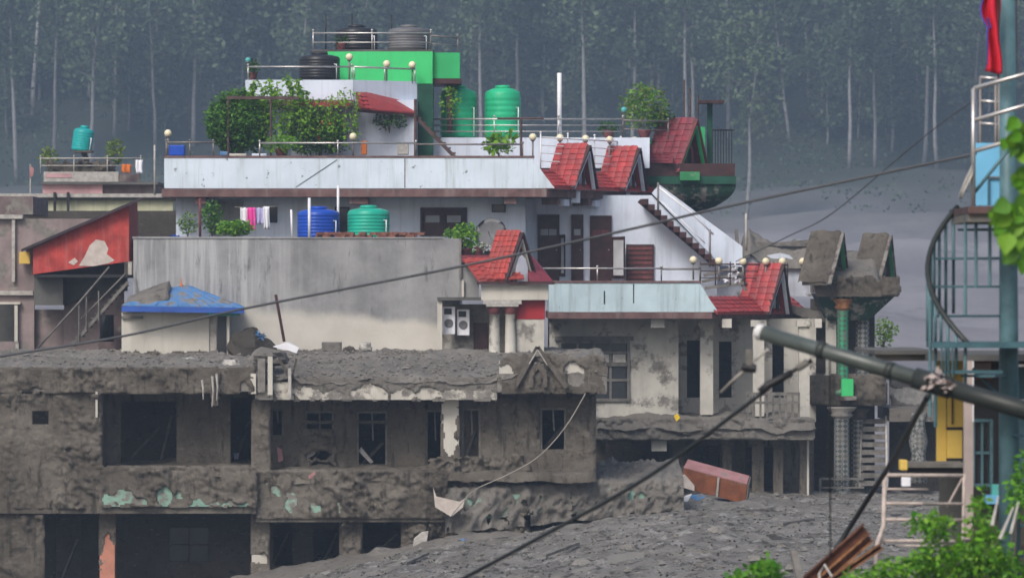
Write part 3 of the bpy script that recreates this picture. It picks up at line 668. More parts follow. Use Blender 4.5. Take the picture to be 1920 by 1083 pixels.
# lower balcony deep in mud
part('balcony_slab', 'cream_muddy', wh, (1118, 795, 1526, 822, 148, 153.3))
crust('mud_crust', 'mud', wh, 1118, 782, 1528, 824, 148, .16, 4, [(1345, 790, 28, 8), (1425, 792, 30, 10), (1462, 786, 12, 6), (1310, 816, 45, 3)], 3, seed=4)
mudtop('mud_layer', 'mud', wh, X(1118, 148), X(1530, 148), 147.85, 151.45, lambda x, y: Z(790, 148) + (y - 148) * .05 + .12 * noise.noise(Vector((x * .8, 0, 0))), .14, .1, seed=6)
part('balustrade', 'wood_grey', wh, (1398, 735, 1500, 741, 148.6, 148.7), (1398, 752, 1500, 757, 148.6, 148.7))
for i in range(9): part('baluster', 'wood_grey', wh.children[-1], (1400 + 12 * i, 741, 1404 + 12 * i, 752, 148.62, 148.68), (1400 + 12 * i, 757, 1404 + 12 * i, 785, 148.62, 148.68))
# ground storey behind the mud flow
MB().wall(1118, 822.5, 1526, 950, 151, .2, [(1135, 828, 1255, 950), (1300, 835, 1350, 950), (1398, 838, 1412, 950), (1430, 838, 1450, 950)]).build('wall', 'mud_wall', wh)
part('wall', 'mud_dark', wh, (1118, 822.5, 1526, 950, 154.5, 154.7))
for a, b in ((1262, 1282), (1355, 1372), (1410, 1432), (1450, 1468), (1500, 1514)):
    cl = part('column', 'mud_wall', wh, (a, 832, b, 955, 149, 149.35)); part('capital', 'mud_wall', cl, (a - 5, 822.5, b + 5, 832, 148.9, 149.45))
part('downpipe', 'cream', wh, (1513, 825, 1517, 940, 148.85, 148.9))
# ---- rooftop storey (penthouse) and its terraces
Yp = 154
part('wall', 'white', wh, (545, 188, 782, 300, Yp, Yp + 3))
part('wall', 'green_deep', wh, (783, 158, 812, 300, Yp + .6, Yp + 2))
ps = part('upper_terrace_slab', 'fascia_maroon', wh, (458, 187, 664, 197, 152.95, 157))
part('upper_parapet', 'white', wh, (460, 150, 662, 187, 153, 153.12))
MB().box(X(460, 153), X(460, 153) + .12, 153.12, 156.9, Z(187, 153), Z(150, 153)).build('upper_parapet', 'white', wh)
# right wing of the parapet swings back
e0 = P(662.3, 150, 153); e1 = P(782, 153, 154.6)
MB().hexa([P(662.3, 187, 153), P(782, 207, 154.6), P(782, 207, 154.6) + Vector((0, .12, 0)), P(662.3, 187, 153.12), e0, e1, e1 + Vector((0, .12, 0)), e0 + Vector((0, .12, 0))]).build('upper_parapet', 'white', wh)
lean = MB().hexa([P(668, 176, 152.9), P(672, 205, 152.4), P(782, 214, 154.0), P(735, 178, 154.3), P(668, 173, 152.9), P(672, 202, 152.4), P(782, 211, 154.0), P(735, 175, 154.3)]).build('eave_roof', 'red_tile', wh)
tiles(lean, P(668, 173, 152.9), P(728, 175, 154.2) - P(668, 173, 152.9), P(676, 203, 152.4) - P(668, 173, 152.9), 8, 4, 'red_tile')
MB().hexa([P(668, 210, 152.4), P(782, 220, 154), P(782, 220, 154.2), P(668, 210, 152.6), P(668, 203, 152.4), P(782, 212, 154), P(782, 212, 154.2), P(668, 203, 152.6)]).build('fascia', 'maroon', wh)
part('eave_roof', 'red_tile', wh, (540, 190, 655, 200, 152.5, 152.9))
z2 = Z(150, 153); railing(wh, [(X(465, 153), 153.06, z2), (X(660, 153), 153.06, z2)], .42, 1, 'steel', 3.2)
railing(wh, [P(664, 148, 153.06), P(778, 152, 154.5)], .38, 1, 'steel', 1.1, knobs=False)
# green tank room
gr = part('tank_room', 'green', wh, (614, 97, 811, 157, 155, 158)); part('tank_room_side', 'green_dark', gr, (811.3, 99, 862, 147, 155.25, 157.8)); part('fascia', 'maroon', gr, (809, 147.3, 864, 157, 155.2, 157.8))
z3 = Z(97, 155); railing(wh, [(X(587, 155), 155.06, z3), (X(808, 155), 155.06, z3)], .60, 2, 'steel', 1.9)
railing(wh, [(X(808, 155), 155.06, z3), (X(858, 155), 155.6, z3 - .05)], .52, 2, 'steel_dull', .9)
part('tank_shelf', 'concrete_dark', wh, (584, 93, 812, 97, 155.02, 157.9))
part('column', 'maroon', wh, (838, 157.3, 848, 250, 155.6, 155.8))
# second terrace wall with steel railing
part('wall', 'white', wh, (783, 258, 1218, 315, 155.3, 159))
z4 = Z(258, 155.3); railing(wh, [(X(806, 155.3), 155.36, z4), (X(1168, 155.3), 155.36, z4)], .60, 3, 'steel', 2.1)
railing(wh, [(X(1168, 155.3), 155.36, z4), (X(1255, 155.3), 156.5, z4)], .56, 2, 'steel_dull', 1.5)
# brown iron stair between the terraces
fs_ = MB().bar(P(776, 216, 153.4), P(858, 300, 153.4), .05, .12).build('iron_stair', 'brown_iron', wh); MB().bar(P(776, 216, 152.8), P(858, 300, 152.8), .05, .12).build('stringer', 'brown_iron', fs_)
for i in range(9): a = 780 + 9.2 * i; b = 220 + 9.4 * i; MB().box(X(a, 153), X(a + 10, 153), 152.8, 153.4, Z(b + 2.5, 153), Z(b, 153)).build('tread', 'brown_iron', fs_)
MB().tube([P(779, 300, 152.7), P(779, 186, 152.7)], .05).build('frame_post', 'brown_iron', wh); MB().tube([P(977, 298, 152.7), P(977, 222, 152.7)], .04).build('frame_post', 'brown_iron', wh)
MB().tube([P(932, 222, 152.7), P(1020, 222, 152.7)], .03).build('frame_rail', 'brown_iron', wh)
# pergola for the climbers
pg = MB().bar(P(425, 183, 151.6), P(560, 184, 151.6), .06, .1).build('pergola_beam', 'brown_iron', wh)
for a in (428, 508): MB().tube([P(a, 292, 151.6), P(a, 183, 151.6)], .035).build('pergola_post', 'brown_iron', wh)
# ---- lamps on the house
for px, py, Y, ph, lb in [(315, 250, 150.6, .68, 'cream globe lamp at the left corner of the long white parapet'), (662, 256, 150.6, .6, 'cream globe lamp on the long parapet below the leafy bushes'),
    (655, 107, 153.1, .72, 'cream globe lamp beside the low black roof tank'), (725, 120, 153.9, .6, 'cream globe lamp in front of the green tank room, left of two'), (773, 122, 154.5, .6, 'cream globe lamp in front of the green tank room, right of two')]: lamp(px, py, Y, ph, lb)
for i, (px, py) in enumerate([(999, 257), (1050, 258), (1098, 260), (1143, 262), (1190, 263)]):
    t = (px - 1000) / 30.0; Y = 150.9 + .866 * max(0, t)
    lamp(px, py, Y, .85, ['cream globe lamp left of the upper red dormers, on the white railing', 'cream globe lamp just above the left edge of the nearer red dormer', 'cream globe lamp above the ridge end of the nearer red dormer', 'cream globe lamp between the two upper red dormers', 'cream globe lamp above the farther upper red dormer'][i])
for i, (px, py) in enumerate([(1300, 487), (1348, 489), (1393, 490), (1436, 490), (1467, 490), (1505, 490)]):
    Y = 148.7 + .866 * max(0, (px - 1330) / 29.0)
    lamp(px, py, Y, .62, ['globe lamp at the right end of the pale blue balcony parapet', 'globe lamp at the foot of the white outside stair', 'globe lamp over the broken planks on the balcony', 'globe lamp above the left part of the balcony dormer ridge', 'globe lamp above the right end of the balcony dormer ridge', 'globe lamp between the balcony dormer and the mud covered porch'][i])
lamp(1170, 206, 155.6, .75, 'turquoise globe lamp at the end of the steel terrace railing', 'teal_glass', .1); lamp(465, 113, 153.1, .62, 'turquoise globe lamp at the left end of the upper terrace rail', 'teal_glass', .09)
# ---- tanks
tank(560, 638, 103, 150, 153.3, 'tank_black', 'water_tank', 'low black water tank on the white upper terrace'); tank(628, 709, 52, 95, 155.5, 'tank_black', 'water_tank', 'black water tank on top of the green tank room'); tank(727, 806, 52, 95, 155.5, 'tank_grey', 'water_tank', 'grey water tank on top of the green tank room')
tank(825, 894, 165, 258, 156, 'tank_green', 'water_tank', 'green water tank half hidden behind the tank room column'); tank(908, 977, 165, 258, 156, 'tank_green', 'water_tank', 'green ribbed water tank standing free behind the steel railing')
tank(557, 637, 392, 447, 147.6, 'tank_blue', 'water_tank', 'blue water tank behind the grey wall'); tank(651, 731, 390, 447, 147.6, 'tank_teal', 'water_tank', 'sea green water tank behind the grey wall')
# pipes and masts
post_thing('vent_pipe', 'thick white mast rising from the steel railed terrace', 'pipe', P(1049, 258, 156), P(1049, 137, 156), .075, 'white_pipe')
post_thing('vent_pipe', 'white pipe standing in front of the blue tank', 'pipe', P(580, 447, 147), P(580, 371, 147), .045, 'white_pipe'); post_thing('vent_pipe', 'tall white pipe between the blue and sea green tanks', 'pipe', P(634, 447, 148.9), P(634, 348, 148.9), .04, 'white_pipe')
for px, y0, lb in ((611, 27, 'thin dark antenna rod left of the rooftop tanks'), (660, 25, 'thin dark antenna rod above the black rooftop tank'), (734, 28, 'thin dark antenna rod above the grey rooftop tank')):
    post_thing('antenna_rod', lb, 'antenna', P(px, 93, 156.5), P(px, y0, 156.5), .022, 'black_iron')
# ================================================================== grey walled house behind the flooded one
gw = thing('grey_house', 'low flat house with a stained grey wall over a cream lower coat', 'house', P(555, 660, 143))
MB().wall(250, 447, 862, 665, 143, .2, []).build('wall', 'grey_wall', gw)
MB().box(X(862, 143) - .2, X(862, 143), 143.201, 150, Z(665, 143), Z(447, 143)).build('wall', 'grey_concrete', gw)
MB().box(X(250, 143), X(250, 143) + .2, 143.201, 150, Z(665, 143), Z(447, 143)).build('wall', 'grey_concrete', gw)
part('parapet_cap', 'grey_concrete', gw, (248, 443.5, 500, 447, 142.97, 143.24), (500.5, 444.5, 830, 447, 142.97, 143.24))
MB().box(X(255, 143), X(862, 143) - .21, 143.21, 151.9, Z(456, 143) - .2, Z(453, 143)).build('roof_slab', 'concrete_dark', gw)
part('downpipe', 'steel_dull', gw, (861, 447, 865, 520, 142.9, 142.98)); part('downpipe', 'cream', gw, (866, 525, 870, 556, 142.9, 142.98))
part('wall', 'grey_concrete', gw, (862.2, 500, 898, 560, 143.02, 143.3))
# rubble bricks along the parapet
random.seed(3); bm_ = MB().box(-.11, .11, -.055, .055, 0, .075); 
pile = MB()
bricks = tag(thing('brick_pile', 'row of loose red brown bricks on top of the grey wall', 'bricks', P(690, 443.5, 143.1)), 'row of loose red brown bricks on top of the grey wall', 'bricks')
bmesh_ = bpy.data.meshes.new('brick'); bmesh_.from_pydata([tuple(q) for q in bm_.v], [], bm_.f); bmesh_.materials.append(MAT['brick'])
def put_brick(x, y, z, rz, parent, sc=1.0):
    o = bpy.data.objects.new('brick', bmesh_); COL.objects.link(o); o.parent = parent; o.location = Vector((x, y, z)) - ORG[parent]; o.rotation_euler = (random.uniform(-.1, .1), random.uniform(-.15, .15), rz); o.scale = (sc, sc, sc)
z = Z(444.5, 143)
for i in range(58):
    px = random.uniform(596, 795); put_brick(X(px, 143), 143.1 + random.uniform(-.04, .12), z + (0 if random.random() < .62 else .075) - .005, random.uniform(-.5, .5), bricks)
# plants and laundry on the grey roof
random.seed(9)
for a in [(440, 447, 147, 70, 34, 900, ['leaf_bright', 'leaf_mid'], 'bright green weeds growing along the top of the grey wall', 'weeds', None, .13),
          (398, 450, 149, 42, 74, 500, ['leaf_mid', 'leaf_dark'], 'tall green climber against the left end of the white house', 'climbing_plant', None, .12),
          (352, 448, 150, 40, 50, 260, ['leaf_yellow', 'leaf_mid'], 'sparse yellowish shrub left of the grey roof', 'shrub', None, .11),
          (872, 480, 145, 55, 62, 800, ['leaf_bright', 'leaf_mid'], 'bushy green pot plant at the right end of the grey wall', 'potted_plant', 'maroon_light', .12),
          (845, 447, 147, 30, 18, 150, ['leaf_mid'], 'low green sprig in front of the brown window', 'potted_plant', None, .1)]:
    potplant(*a[:5], a[5], a[6], a[7], a[8], a[9], a[10], seed=a[0])
def cloth(px0, py0, px1, py1, Y, mat, label, name='hanging_cloth'):
    vs = []; fs_ = []; n, m_ = 8, 8
    for j in range(m_ + 1):
        for i in range(n + 1):
            u = i / n; v_ = j / m_; q = P(px0 + (px1 - px0) * (u + .08 * math.sin(v_ * 5 + px0) * v_), py0 + (py1 - py0) * v_, Y); q.y += .05 * math.sin(u * 11 + px0) * (.3 + v_); vs.append(q)
    for j in range(m_):
        for i in range(n): k = j * (n + 1) + i; fs_.append((k, k + n + 1, k + n + 2, k + 1))
    o = MB().add(vs, fs_).build(name, mat, None, smooth=True); sm = o.modifiers.new('thick', 'SOLIDIFY'); sm.thickness = .012
    return tag(o, label, 'laundry', 'laundry hung out under the white house')
cloth(451, 389, 466, 425, 148.6, 'cloth_white', 'pale pink white cloth hanging leftmost on the washing line'); cloth(464, 389, 478, 432, 148.55, 'cloth_pink', 'bright pink cloth hanging on the washing line')
cloth(477, 389, 494, 420, 148.6, 'cloth_lilac', 'lilac cloth hanging next to the pink one on the line'); cloth(494, 387, 505, 430, 148.55, 'cloth_white', 'narrow white cloth hanging at the right end of the washing line')
tag(MB().tube([P(440, 388, 148.6), P(475, 390, 148.6), P(515, 387, 148.6)], .008, 5).build('washing_line', 'rope', None), 'thin washing line with cloths under the white house', 'line')
post_thing('rusty_post', 'thin rusty red post at the left end of the white house', 'post', P(375, 450, 148), P(375, 372, 148), .04, 'maroon_light')
post_thing('white_pipe', 'short bent white pipe left of the blue tank', 'pipe', P(548, 447, 147.4), P(546, 393, 147.4), .035, 'white_pipe')
tag(cloud(MB(), P(329, 447, 145), (.12, .1, .09), 60, .14).build('blue_rag', 'cloth_blue', None), 'small blue rag lying on the grey wall top', 'rag')
# satellite dish
sdh = thing('satellite_dish', 'pale grey satellite dish behind the porch gable', 'dish', P(925, 470, 148))
MB().lathe(P(922, 440, 148), [(.02, 0), (.2, .03), (.38, .1), (.48, .17), (.49, .175), (.38, .12), (.02, .02)], 22, axis=(-.2, -1, .35)).build('dish', 'tank_grey', sdh, smooth=True); MB().tube([P(925, 475, 148.2), P(922, 440, 148.1)], .03).build('mount', 'steel_dull', sdh)
MB().tube([P(918, 441, 147.95), P(915, 432, 147.4)], .012).build('feed_arm', 'steel_dull', sdh)
# ================================================================== porch with red gable and air conditioners
pc = thing('gabled_porch', 'cream porch with a red tiled gable and twin columns', 'porch', P(950, 660, 142))
d60, s60 = dirs(60)
A = P(977, 433, 141.6); B, d, s_ = gable(pc, A, 48, .92, .66, 1.42, .05, 'red_tile_orange', board='maroon', board2='cream', infill='cream', nt=(5, 9), arch='cream')
MB().prism([B + s_ * .24 + d * .12 - UP * .6, B - s_ * .24 + d * .12 - UP * .6, B - s_ * .24 + d * .1 + UP * .35, B - s_ * .14 + d * .1 + UP * .6, B + d * .1 + UP * .72, B + s_ * .14 + d * .1 + UP * .6, B + s_ * .24 + d * .1 + UP * .35], -d * .3).build('arch_panel', 'cloth_white', pc)
sl0, sl1, sl2, sl3 = P(868, 488, 142.6), P(952, 488, 142.3), P(962, 527, 141.2), P(896, 527, 141.3)
lean = MB().hexa([sl0, sl3, sl2, sl1, sl0 + UP * .05, sl3 + UP * .05, sl2 + UP * .05, sl1 + UP * .05]).build('skirt_roof', 'red_tile_orange', pc)
tiles(lean, sl0 + UP * .06 + (sl3 - sl0) * .0 + Vector((.1, 0, 0)), sl1 - sl0, sl3 - sl0, 6, 5, 'red_tile_orange')
sl0, sl1, sl2, sl3 = P(985, 470, 143), P(1006, 490, 143), P(1037, 530, 142), P(992, 530, 141.3)
lean2 = MB().hexa([sl0, sl3, sl2, sl1, sl0 + UP * .05, sl3 + UP * .05, sl2 + UP * .05, sl1 + UP * .05]).build('skirt_roof', 'red_tile_dark', pc)
part('tile_band', 'red_tile_dark', pc, (866, 478, 930, 492, 142.7, 142.85))
part('fascia', 'maroon', pc, (894, 527.5, 1040, 533, 141.15, 143)); 
part('entablature', 'cream', pc, (902, 533.5, 1028, 562, 141.35, 143)); part('cornice', 'stone_pale', pc, (906, 562.3, 978, 570, 141.3, 142)); part('red_panel', 'red_panel', pc, (968, 562.3, 1022, 598, 141.6, 143))
part('wall', 'cream_mud', pc, (968, 598.3, 1020, 668, 141.62, 143)); part('wall', 'cream_muddy', pc, (828, 570, 968, 668, 142.9, 143.0))
for a in (917, 947):
    x = P(a + 10, 668, 141.5); hgt = (668 - 570) / FPX * 141.5
    c = MB().lathe(x, [(.19, 0), (.19, .1), (.165, .14), (.155, hgt * .5), (.145, hgt - .32), (.18, hgt - .30)], 14).build('column', 'cream_mud', pc, smooth=True)
    MB().lathe(x + UP * (hgt - .30), [(.155, 0), (.17, .08), (.20, .16), (.21, .22)], 14).build('capital', 'maroon_light', c, smooth=True); MB().box(x.x - .24, x.x + .24, 141.26, 141.74, x.z + hgt - .07, x.z + hgt - .005).build('abacus', 'stone_pale', c)
part('ledge_slab', 'concrete_dark', pc, (820, 557, 903, 563, 141.6, 143)); part('pillar', 'cream', pc, (820, 563.3, 829, 662, 141.7, 142)); part('dark_door', 'maroon', pc, (888, 605, 914, 662, 142.8, 142.89))
def acunit(px0, py0, px1, py1, Y, label):
    t = thing('air_conditioner', label, 'air conditioner', P((px0 + px1) / 2, py1, Y), 'air conditioner units under the porch ledge')
    part('case', 'cloth_white', t, (px0, py0, px1, py1, Y, Y + .35)); r = (px1 - px0) / FPX * Y * .36; c = P((px0 + px1) / 2, py0 + (py1 - py0) * .6, Y)
    MB().lathe(c, [(r, 0), (r, .02), (r * .9, .025), (.01, .012)], 18, axis=(0, -1, 0)).build('fan_grille', 'tank_grey', t); part('label_plate', 'tank_black', t, (px0 + 3, py0 + 3, px1 - 6, py0 + 14, Y - .01, Y - .002))
    MB().bar(P(px0, py1 + 2, Y), P(px0, py1 + 2, 142.9), .03).bar(P(px1 - 2, py1 + 2, Y), P(px1 - 2, py1 + 2, 142.9), .03).build('wall_bracket', 'steel_dull', t)
acunit(830, 575, 853, 626, 142.1, 'white air conditioner next to the cream pillar'); acunit(857, 580, 880, 628, 142.3, 'greyish air conditioner nearer the dark porch door')
random.seed(4); potplant(898, 478, 143.5, 30, 26, 120, ['leaf_mid'], 'small pot plant with pale flowers beside the porch gable', s=.09)
tag(cloud(MB(), P(905, 463, 143.4), (.22, .15, .14), 90, .09).build('pale_flowers', 'stone_pale', None), 'pale pinkish blossoms beside the porch gable', 'flowers')
# ================================================================== blue roofed hut
hu = thing('blue_roofed_hut', 'small cream hut with a dented blue tin roof half under mud', 'hut', P(340, 680, 141))
part('wall', 'cream', hu, (228, 574, 392, 690, 141, 142.6)); part('wall_return', 'stone_pale', hu, (392.3, 578, 406, 672, 141.05, 142.6)); part('post', 'black_iron', hu, (408, 580, 424, 668, 140.7, 140.95)); part('post', 'cream', hu, (424.4, 585, 430, 668, 140.75, 140.95))
RG0, RG1 = P(318, 541, 141.6), P(352, 537, 141.6); E = [P(228, 573, 140.3), P(458, 578, 140.3), P(450, 572, 143), P(240, 566, 143)]
for nm, mt, q in (('roof_sheet', 'tin_blue', (RG0, RG1, E[1], E[0])), ('roof_sheet', 'tin_blue', (RG1, E[2], E[1])), ('roof_sheet', 'mud', (RG0, E[0], E[3])), ('roof_sheet', 'tin_blue', (RG0, E[3], E[2], RG1))):
    MB().prism(q, UP * .03).build(nm, mt, hu)
for i in range(9):       # ridges of the tin
    t = i / 8; MB().bar(RG0.lerp(RG1, t) + UP * .04, (E[0].lerp(E[1], .28 + .72 * t)) + UP * .04, .03, .03).build('sheet_rib', 'tin_blue', hu)
MB().bar(E[0] - UP * .09, E[1] - UP * .06, .04, .16).build('fascia', 'tin_blue_deep', hu); part('beam', 'teal_paint', hu, (388, 583, 450, 592, 140.6, 140.69)); part('beam', 'wood_grey', hu, (228, 582, 272, 586, 140.9, 140.98), (228, 592, 268, 597, 140.9, 140.98))
MB().lathe(P(340, 539, 141.6), [(.03, 0), (.05, .08), (.02, .12), (.012, .26)], 8).build('finial', 'orange', hu)
crust('mud_splash', 'mud_wall', hu, 228, 655, 395, 692, 140.99, .05, 4, [(310, 664, 14, 8)], 8, seed=8)
mm = MB(); 
mudtop('mud_layer', 'mud', hu, X(236, 141), X(318, 141), 140.6, 141.9, lambda x, y: Z(568, 141) + (x - X(236, 141)) * .40 * min(1, (y - 140.2)) + .12, .07, .06, skirt=.2)
# ================================================================== red shed with stair and mauve house
mv = thing('mauve_house', 'mauve plastered house wall with pipes at the left edge', 'house', P(100, 665, 147))
MB().wall(-60, 410, 232, 680, 147, .2, [(-60, 570, 35, 640), (64, 515, 120, 690)]).build('wall', 'mauve', mv)
part('wall', 'mauve', mv, (60, 580, 235, 690, 147.3, 147.4)); part('wall', 'mauve_dark', mv, (-60, 368, 62, 402, 147.2, 152)); part('cornice', 'stone_pale', mv, (-60, 402.3, 42, 410, 146.8, 147.2)); part('back_wall', 'concrete_dark', mv, (-60, 420, 60, 690, 149, 149.1))
for a, b, e in ((22, 412, 528), (29, 640, 690)): part('downpipe', 'stone_pale', mv, (a, b, a + 6, e, 146.85, 146.95))
part('band', 'stone_pale', mv, (-60, 545, 62, 553, 146.85, 147)); part('sill', 'cream', mv, (-60, 566, 38, 570, 146.8, 147)); part('side_pipe', 'cream', mv, (27, 572, 33, 640, 146.8, 146.9)); part('lamp_box', 'yellow_paint', mv, (36, 472, 56, 494, 146.6, 146.8))
sh = thing('red_shed', 'red painted lean-to shed with peeling patch above the outside stair', 'shed', P(150, 515, 145.5))
MB().pprism([(62, 466), (242, 380), (242, 490), (62, 514)], 145, 145.1).build('front_panel', 'red_shed', sh)
MB().hexa([P(242.3, 490, 145), P(258, 488, 146.8), P(258, 488, 146.9), P(242.3, 490, 145.1), P(242.3, 379, 145), P(258, 379, 146.8), P(258, 379, 146.9), P(242.3, 379, 145.1)]).build('side_panel', 'red_panel', sh)
MB().hexa([P(40, 472, 144.7), P(266, 375, 144.7), P(262, 376, 147.2), P(48, 468, 147.2), P(40, 467, 144.7), P(266, 370, 144.7), P(262, 371, 147.2), P(48, 463, 147.2)]).build('roof_sheet', 'roof_sheet_dark', sh)
MB().pprism([(62, 466), (66, 466), (66, 514), (62, 514)], 145.1, 147).build('side_panel', 'red_panel', sh)
pts = [(148, 498), (160, 478), (168, 460), (180, 449), (196, 452), (203, 466), (200, 476), (215, 488), (205, 493), (175, 499)]; MB().pprism(pts, 144.988, 144.998).build('peeled_patch', 'peeled', sh)
MB().pprism([(128, 492), (140, 483), (146, 490), (138, 497)], 144.988, 144.998).build('peeled_patch', 'peeled', sh)
part('floor_beam', 'black_iron', sh, (64, 514.5, 240, 520, 145.05, 147)); part('lower_box', 'concrete_dark', sh, (64, 520.3, 118, 572, 145.6, 147)); part('corner_post', 'stone_pale', sh, (240, 490.5, 247, 515, 145, 145.2))
MB().pprism([(118.4, 520.3), (238, 520.3), (238, 545), (118.4, 570)], 146.6, 146.9).build('back_panel', 'concrete_dark', sh)
st = thing('outside_stair', 'steep grey metal stair with rails below the red shed', 'stair', P(135, 655, 144.5))
for Y in (144.2, 145.2): MB().bar(P(128, 655, Y), P(240, 528, Y), .05, .09).build('stringer', 'wood_grey', st)
for i in range(14): a = 133 + 7.6 * i; b = 646 - 8.6 * i; MB().box(X(a - 6, 144.7), X(a + 8, 144.7), 144.23, 145.17, Z(b + 2.5, 144.7), Z(b, 144.7)).build('tread', 'concrete_dark', st)
MB().tube([P(68, 655, 144.1), P(150, 565, 144.1), P(205, 500, 144.1)], .03).build('handrail', 'wood_grey', st, smooth=True); MB().tube([P(150, 600, 144.15), P(236, 512, 144.15)], .025).build('handrail', 'wood_grey', st, smooth=True)
for a, b, e in ((148, 566, 640), (162, 556, 622), (185, 545, 600)): MB().tube([P(a, b, 144.12), P(a, e, 144.12)], .025).build('rail_post', 'wood_grey', st)
part('under_stair_wall', 'mauve_dark', st, (185, 590, 232, 660, 146.3, 146.5)); post_thing('blue_drum', 'dark blue drum under the outside stair', 'drum', P(200, 640, 145.6), P(200, 590, 145.6), .22, 'tank_black')
# ================================================================== far left houses
fh = thing('yellow_house', 'pale yellow house far behind the red shed', 'house', P(170, 440, 170))
part('wall', 'yellow_wall', fh, (62, 374, 324, 416, 170, 176)); part('base', 'mauve_dark', fh, (58, 416.3, 326, 470, 170.05, 176)); part('roof_slab', 'stone_pale', fh, (-40, 363, 330, 370, 169.7, 176)); part('roof_edge', 'concrete_dark', fh, (-40, 370.3, 330, 374, 169.8, 176))
part('wall', 'mauve_dark', fh, (-40, 374.3, 58, 420, 170.1, 176)); part('upper_wall', 'pink_wall', fh, (80, 346, 192, 362.7, 171, 176)); part('upper_wall', 'mauve_dark', fh, (192.4, 344, 292, 362.7, 171.2, 176)); part('upper_slab', 'concrete_dark', fh, (76, 341, 296, 345.7, 170.8, 176))
part('terrace_wall', 'stone_pale', fh, (82, 322, 222, 340.7, 172, 172.2)); part('terrace_wall', 'mauve_dark', fh, (222.4, 326, 262, 340.7, 172, 172.2)); part('band', 'pink_wall', fh, (86, 325, 134, 333, 171.98, 171.999))
for a in (100, 125): part('downpipe', 'black_iron', fh, (a, 360, a + 5, 420, 169.6, 169.69))
railing(fh, [P(76, 324, 172.1), P(264, 324, 172.1)], .52, 2, 'stone_pale', 1.2, .022)
crust('rubble', 'mud_wall', fh, 84, 300, 220, 326, 172.5, .3, 4, (), 7, seed=12)
for px, lb in ((290, 'thin pale pole standing left of the white parapet'),): post_thing('thin_pole', lb, 'pole', P(px, 366, 168), P(px, 272, 168), .035, 'stone_pale')
tank(133, 172, 240, 283, 172.4, 'tank_cyan', 'water_tank', 'small tilted turquoise water tank on a bent stand at far left', tilt=(0, math.radians(8), 0))
ts = thing('tank_stand', 'bent rusty stand under the tilted turquoise tank', 'stand', P(152, 322, 172.6))
for a, b in ((160, 148), (166, 158), (163, 170)): MB().tube([P(a - 8, 283, 172.7), P(a, 300, 172.7), P(b, 322, 172.8)], .05, 6).build('leg', 'bark', ts)
MB().pbox(138, 282, 172, 286, 172.4, 173.2).build('platform', 'bark', ts)
fl = thing('red_flag', 'small faded red flag on a pole at the far left', 'flag', P(57, 362, 168)); MB().tube([P(57, 362, 168), P(57, 308, 168)], .03).build('pole', 'stone_pale', fl); MB().pprism([(56, 309), (64, 316), (62, 330), (55, 333)], 167.93, 167.96).build('cloth', 'cabinet_pink', fl)
cloth(254, 300, 268, 325, 171.6, 'cloth_white', 'white and blue banner on the far left terrace rail', 'banner'); cloth(228, 308, 246, 324, 171.6, 'orange', 'orange cloth on the far left terrace rail', 'hanging_cloth')
for px, y0, w_, h_, mt, lb in ((90, 322, 34, 46, 'leaf_yellow', 'yellowish shrub at the left end of the far terrace'), (215, 322, 40, 62, 'leaf_yellow', 'light green slanting shrub at the right of the tilted tank')):
    potplant(px, y0, 174, w_, h_, 260, [mt], lb, 'shrub', None, .16, seed=px, cat='shrub')
tag(MB().pbox(-40, 395, 330, 520, 160, 168).build('dark_rubble_bank', 'mud_dark', None), 'dark rubble bank between the grey wall and the yellow house', 'rubble bank')
# ================================================================== plants on the roof terraces
random.seed(31)
bt = thing('round_topiary_tree', 'big rounded dark green bush at the left end of the roof terrace', 'bush', P(450, 293, 152))
MB().tube([P(450, 293, 152.3), P(448, 250, 152.3), P(446, 215, 152.3)], .1, 8, .04).build('trunk', 'bark', bt)
cloud(MB(), P(448, 232, 152.3), (1.02, .8, 1.0), 6500, .13, shell=.6, gap=.1, seed=3).build('crown', 'leaf_dark', bt); cloud(MB(), P(446, 226, 152.2), (1.05, .84, 1.02), 4200, .12, shell=.85, gap=.3, seed=6).build('crown', 'leaf_mid', bt)
def hanging(name, label, strands, mat, s=.1, per=26, Y=152.0):
    t = thing(name, label, 'climber', P(strands[0][0], strands[0][2] , Y)); m = MB(); st_ = MB()
    for (px, y0, y1, dx) in strands:
        pts = [P(px + dx * (k / 6) + 2 * math.sin(k * 1.7 + px), y0 + (y1 - y0) * k / 6, Y - .1 * math.sin(k / 6 * 3)) for k in range(7)]; st_.tube(pts, .012, 5)
        for k in range(per): u = random.random() * 5.99; i = int(u); leaf(m, pts[i].lerp(pts[i + 1], u - i) + rv(.11), s, .35)
    st_.build('stem', 'bark', t); m.build('foliage', mat, t); return t
hanging('climbing_vine', 'light green vine trailing over the pergola and white upper parapet', [(470, 175, 250, -16), (500, 168, 262, -20), (520, 155, 290, 10), (545, 150, 265, -6), (490, 160, 270, 12), (560, 165, 288, 6), (450, 180, 255, -12), (480, 150, 190, -14), (535, 142, 188, 18), (505, 150, 200, 8), (555, 148, 190, 14), (515, 165, 240, -10), (575, 170, 250, 5)], 'leaf_bright', .15, 130)
random.seed(33)
hanging('trailing_creeper', 'light green creeper curtain hanging under the white upper parapet', [(px, 178 + 8 * math.sin(px), 285 - 30 * abs(math.sin(px * 5)), 8 * math.sin(px * 3)) for px in range(430, 680, 12)], 'leaf_bright', .14, 80, 152.25)
random.seed(32)
fsb = thing('flowering_shrub', 'dense green flowering shrub against the rooftop wall', 'shrub', P(600, 293, 152.6))
MB().tube([P(600, 293, 152.6), P(604, 262, 152.6), P(610, 225, 152.6)], .06, 6, .02).build('stem', 'bark', fsb)
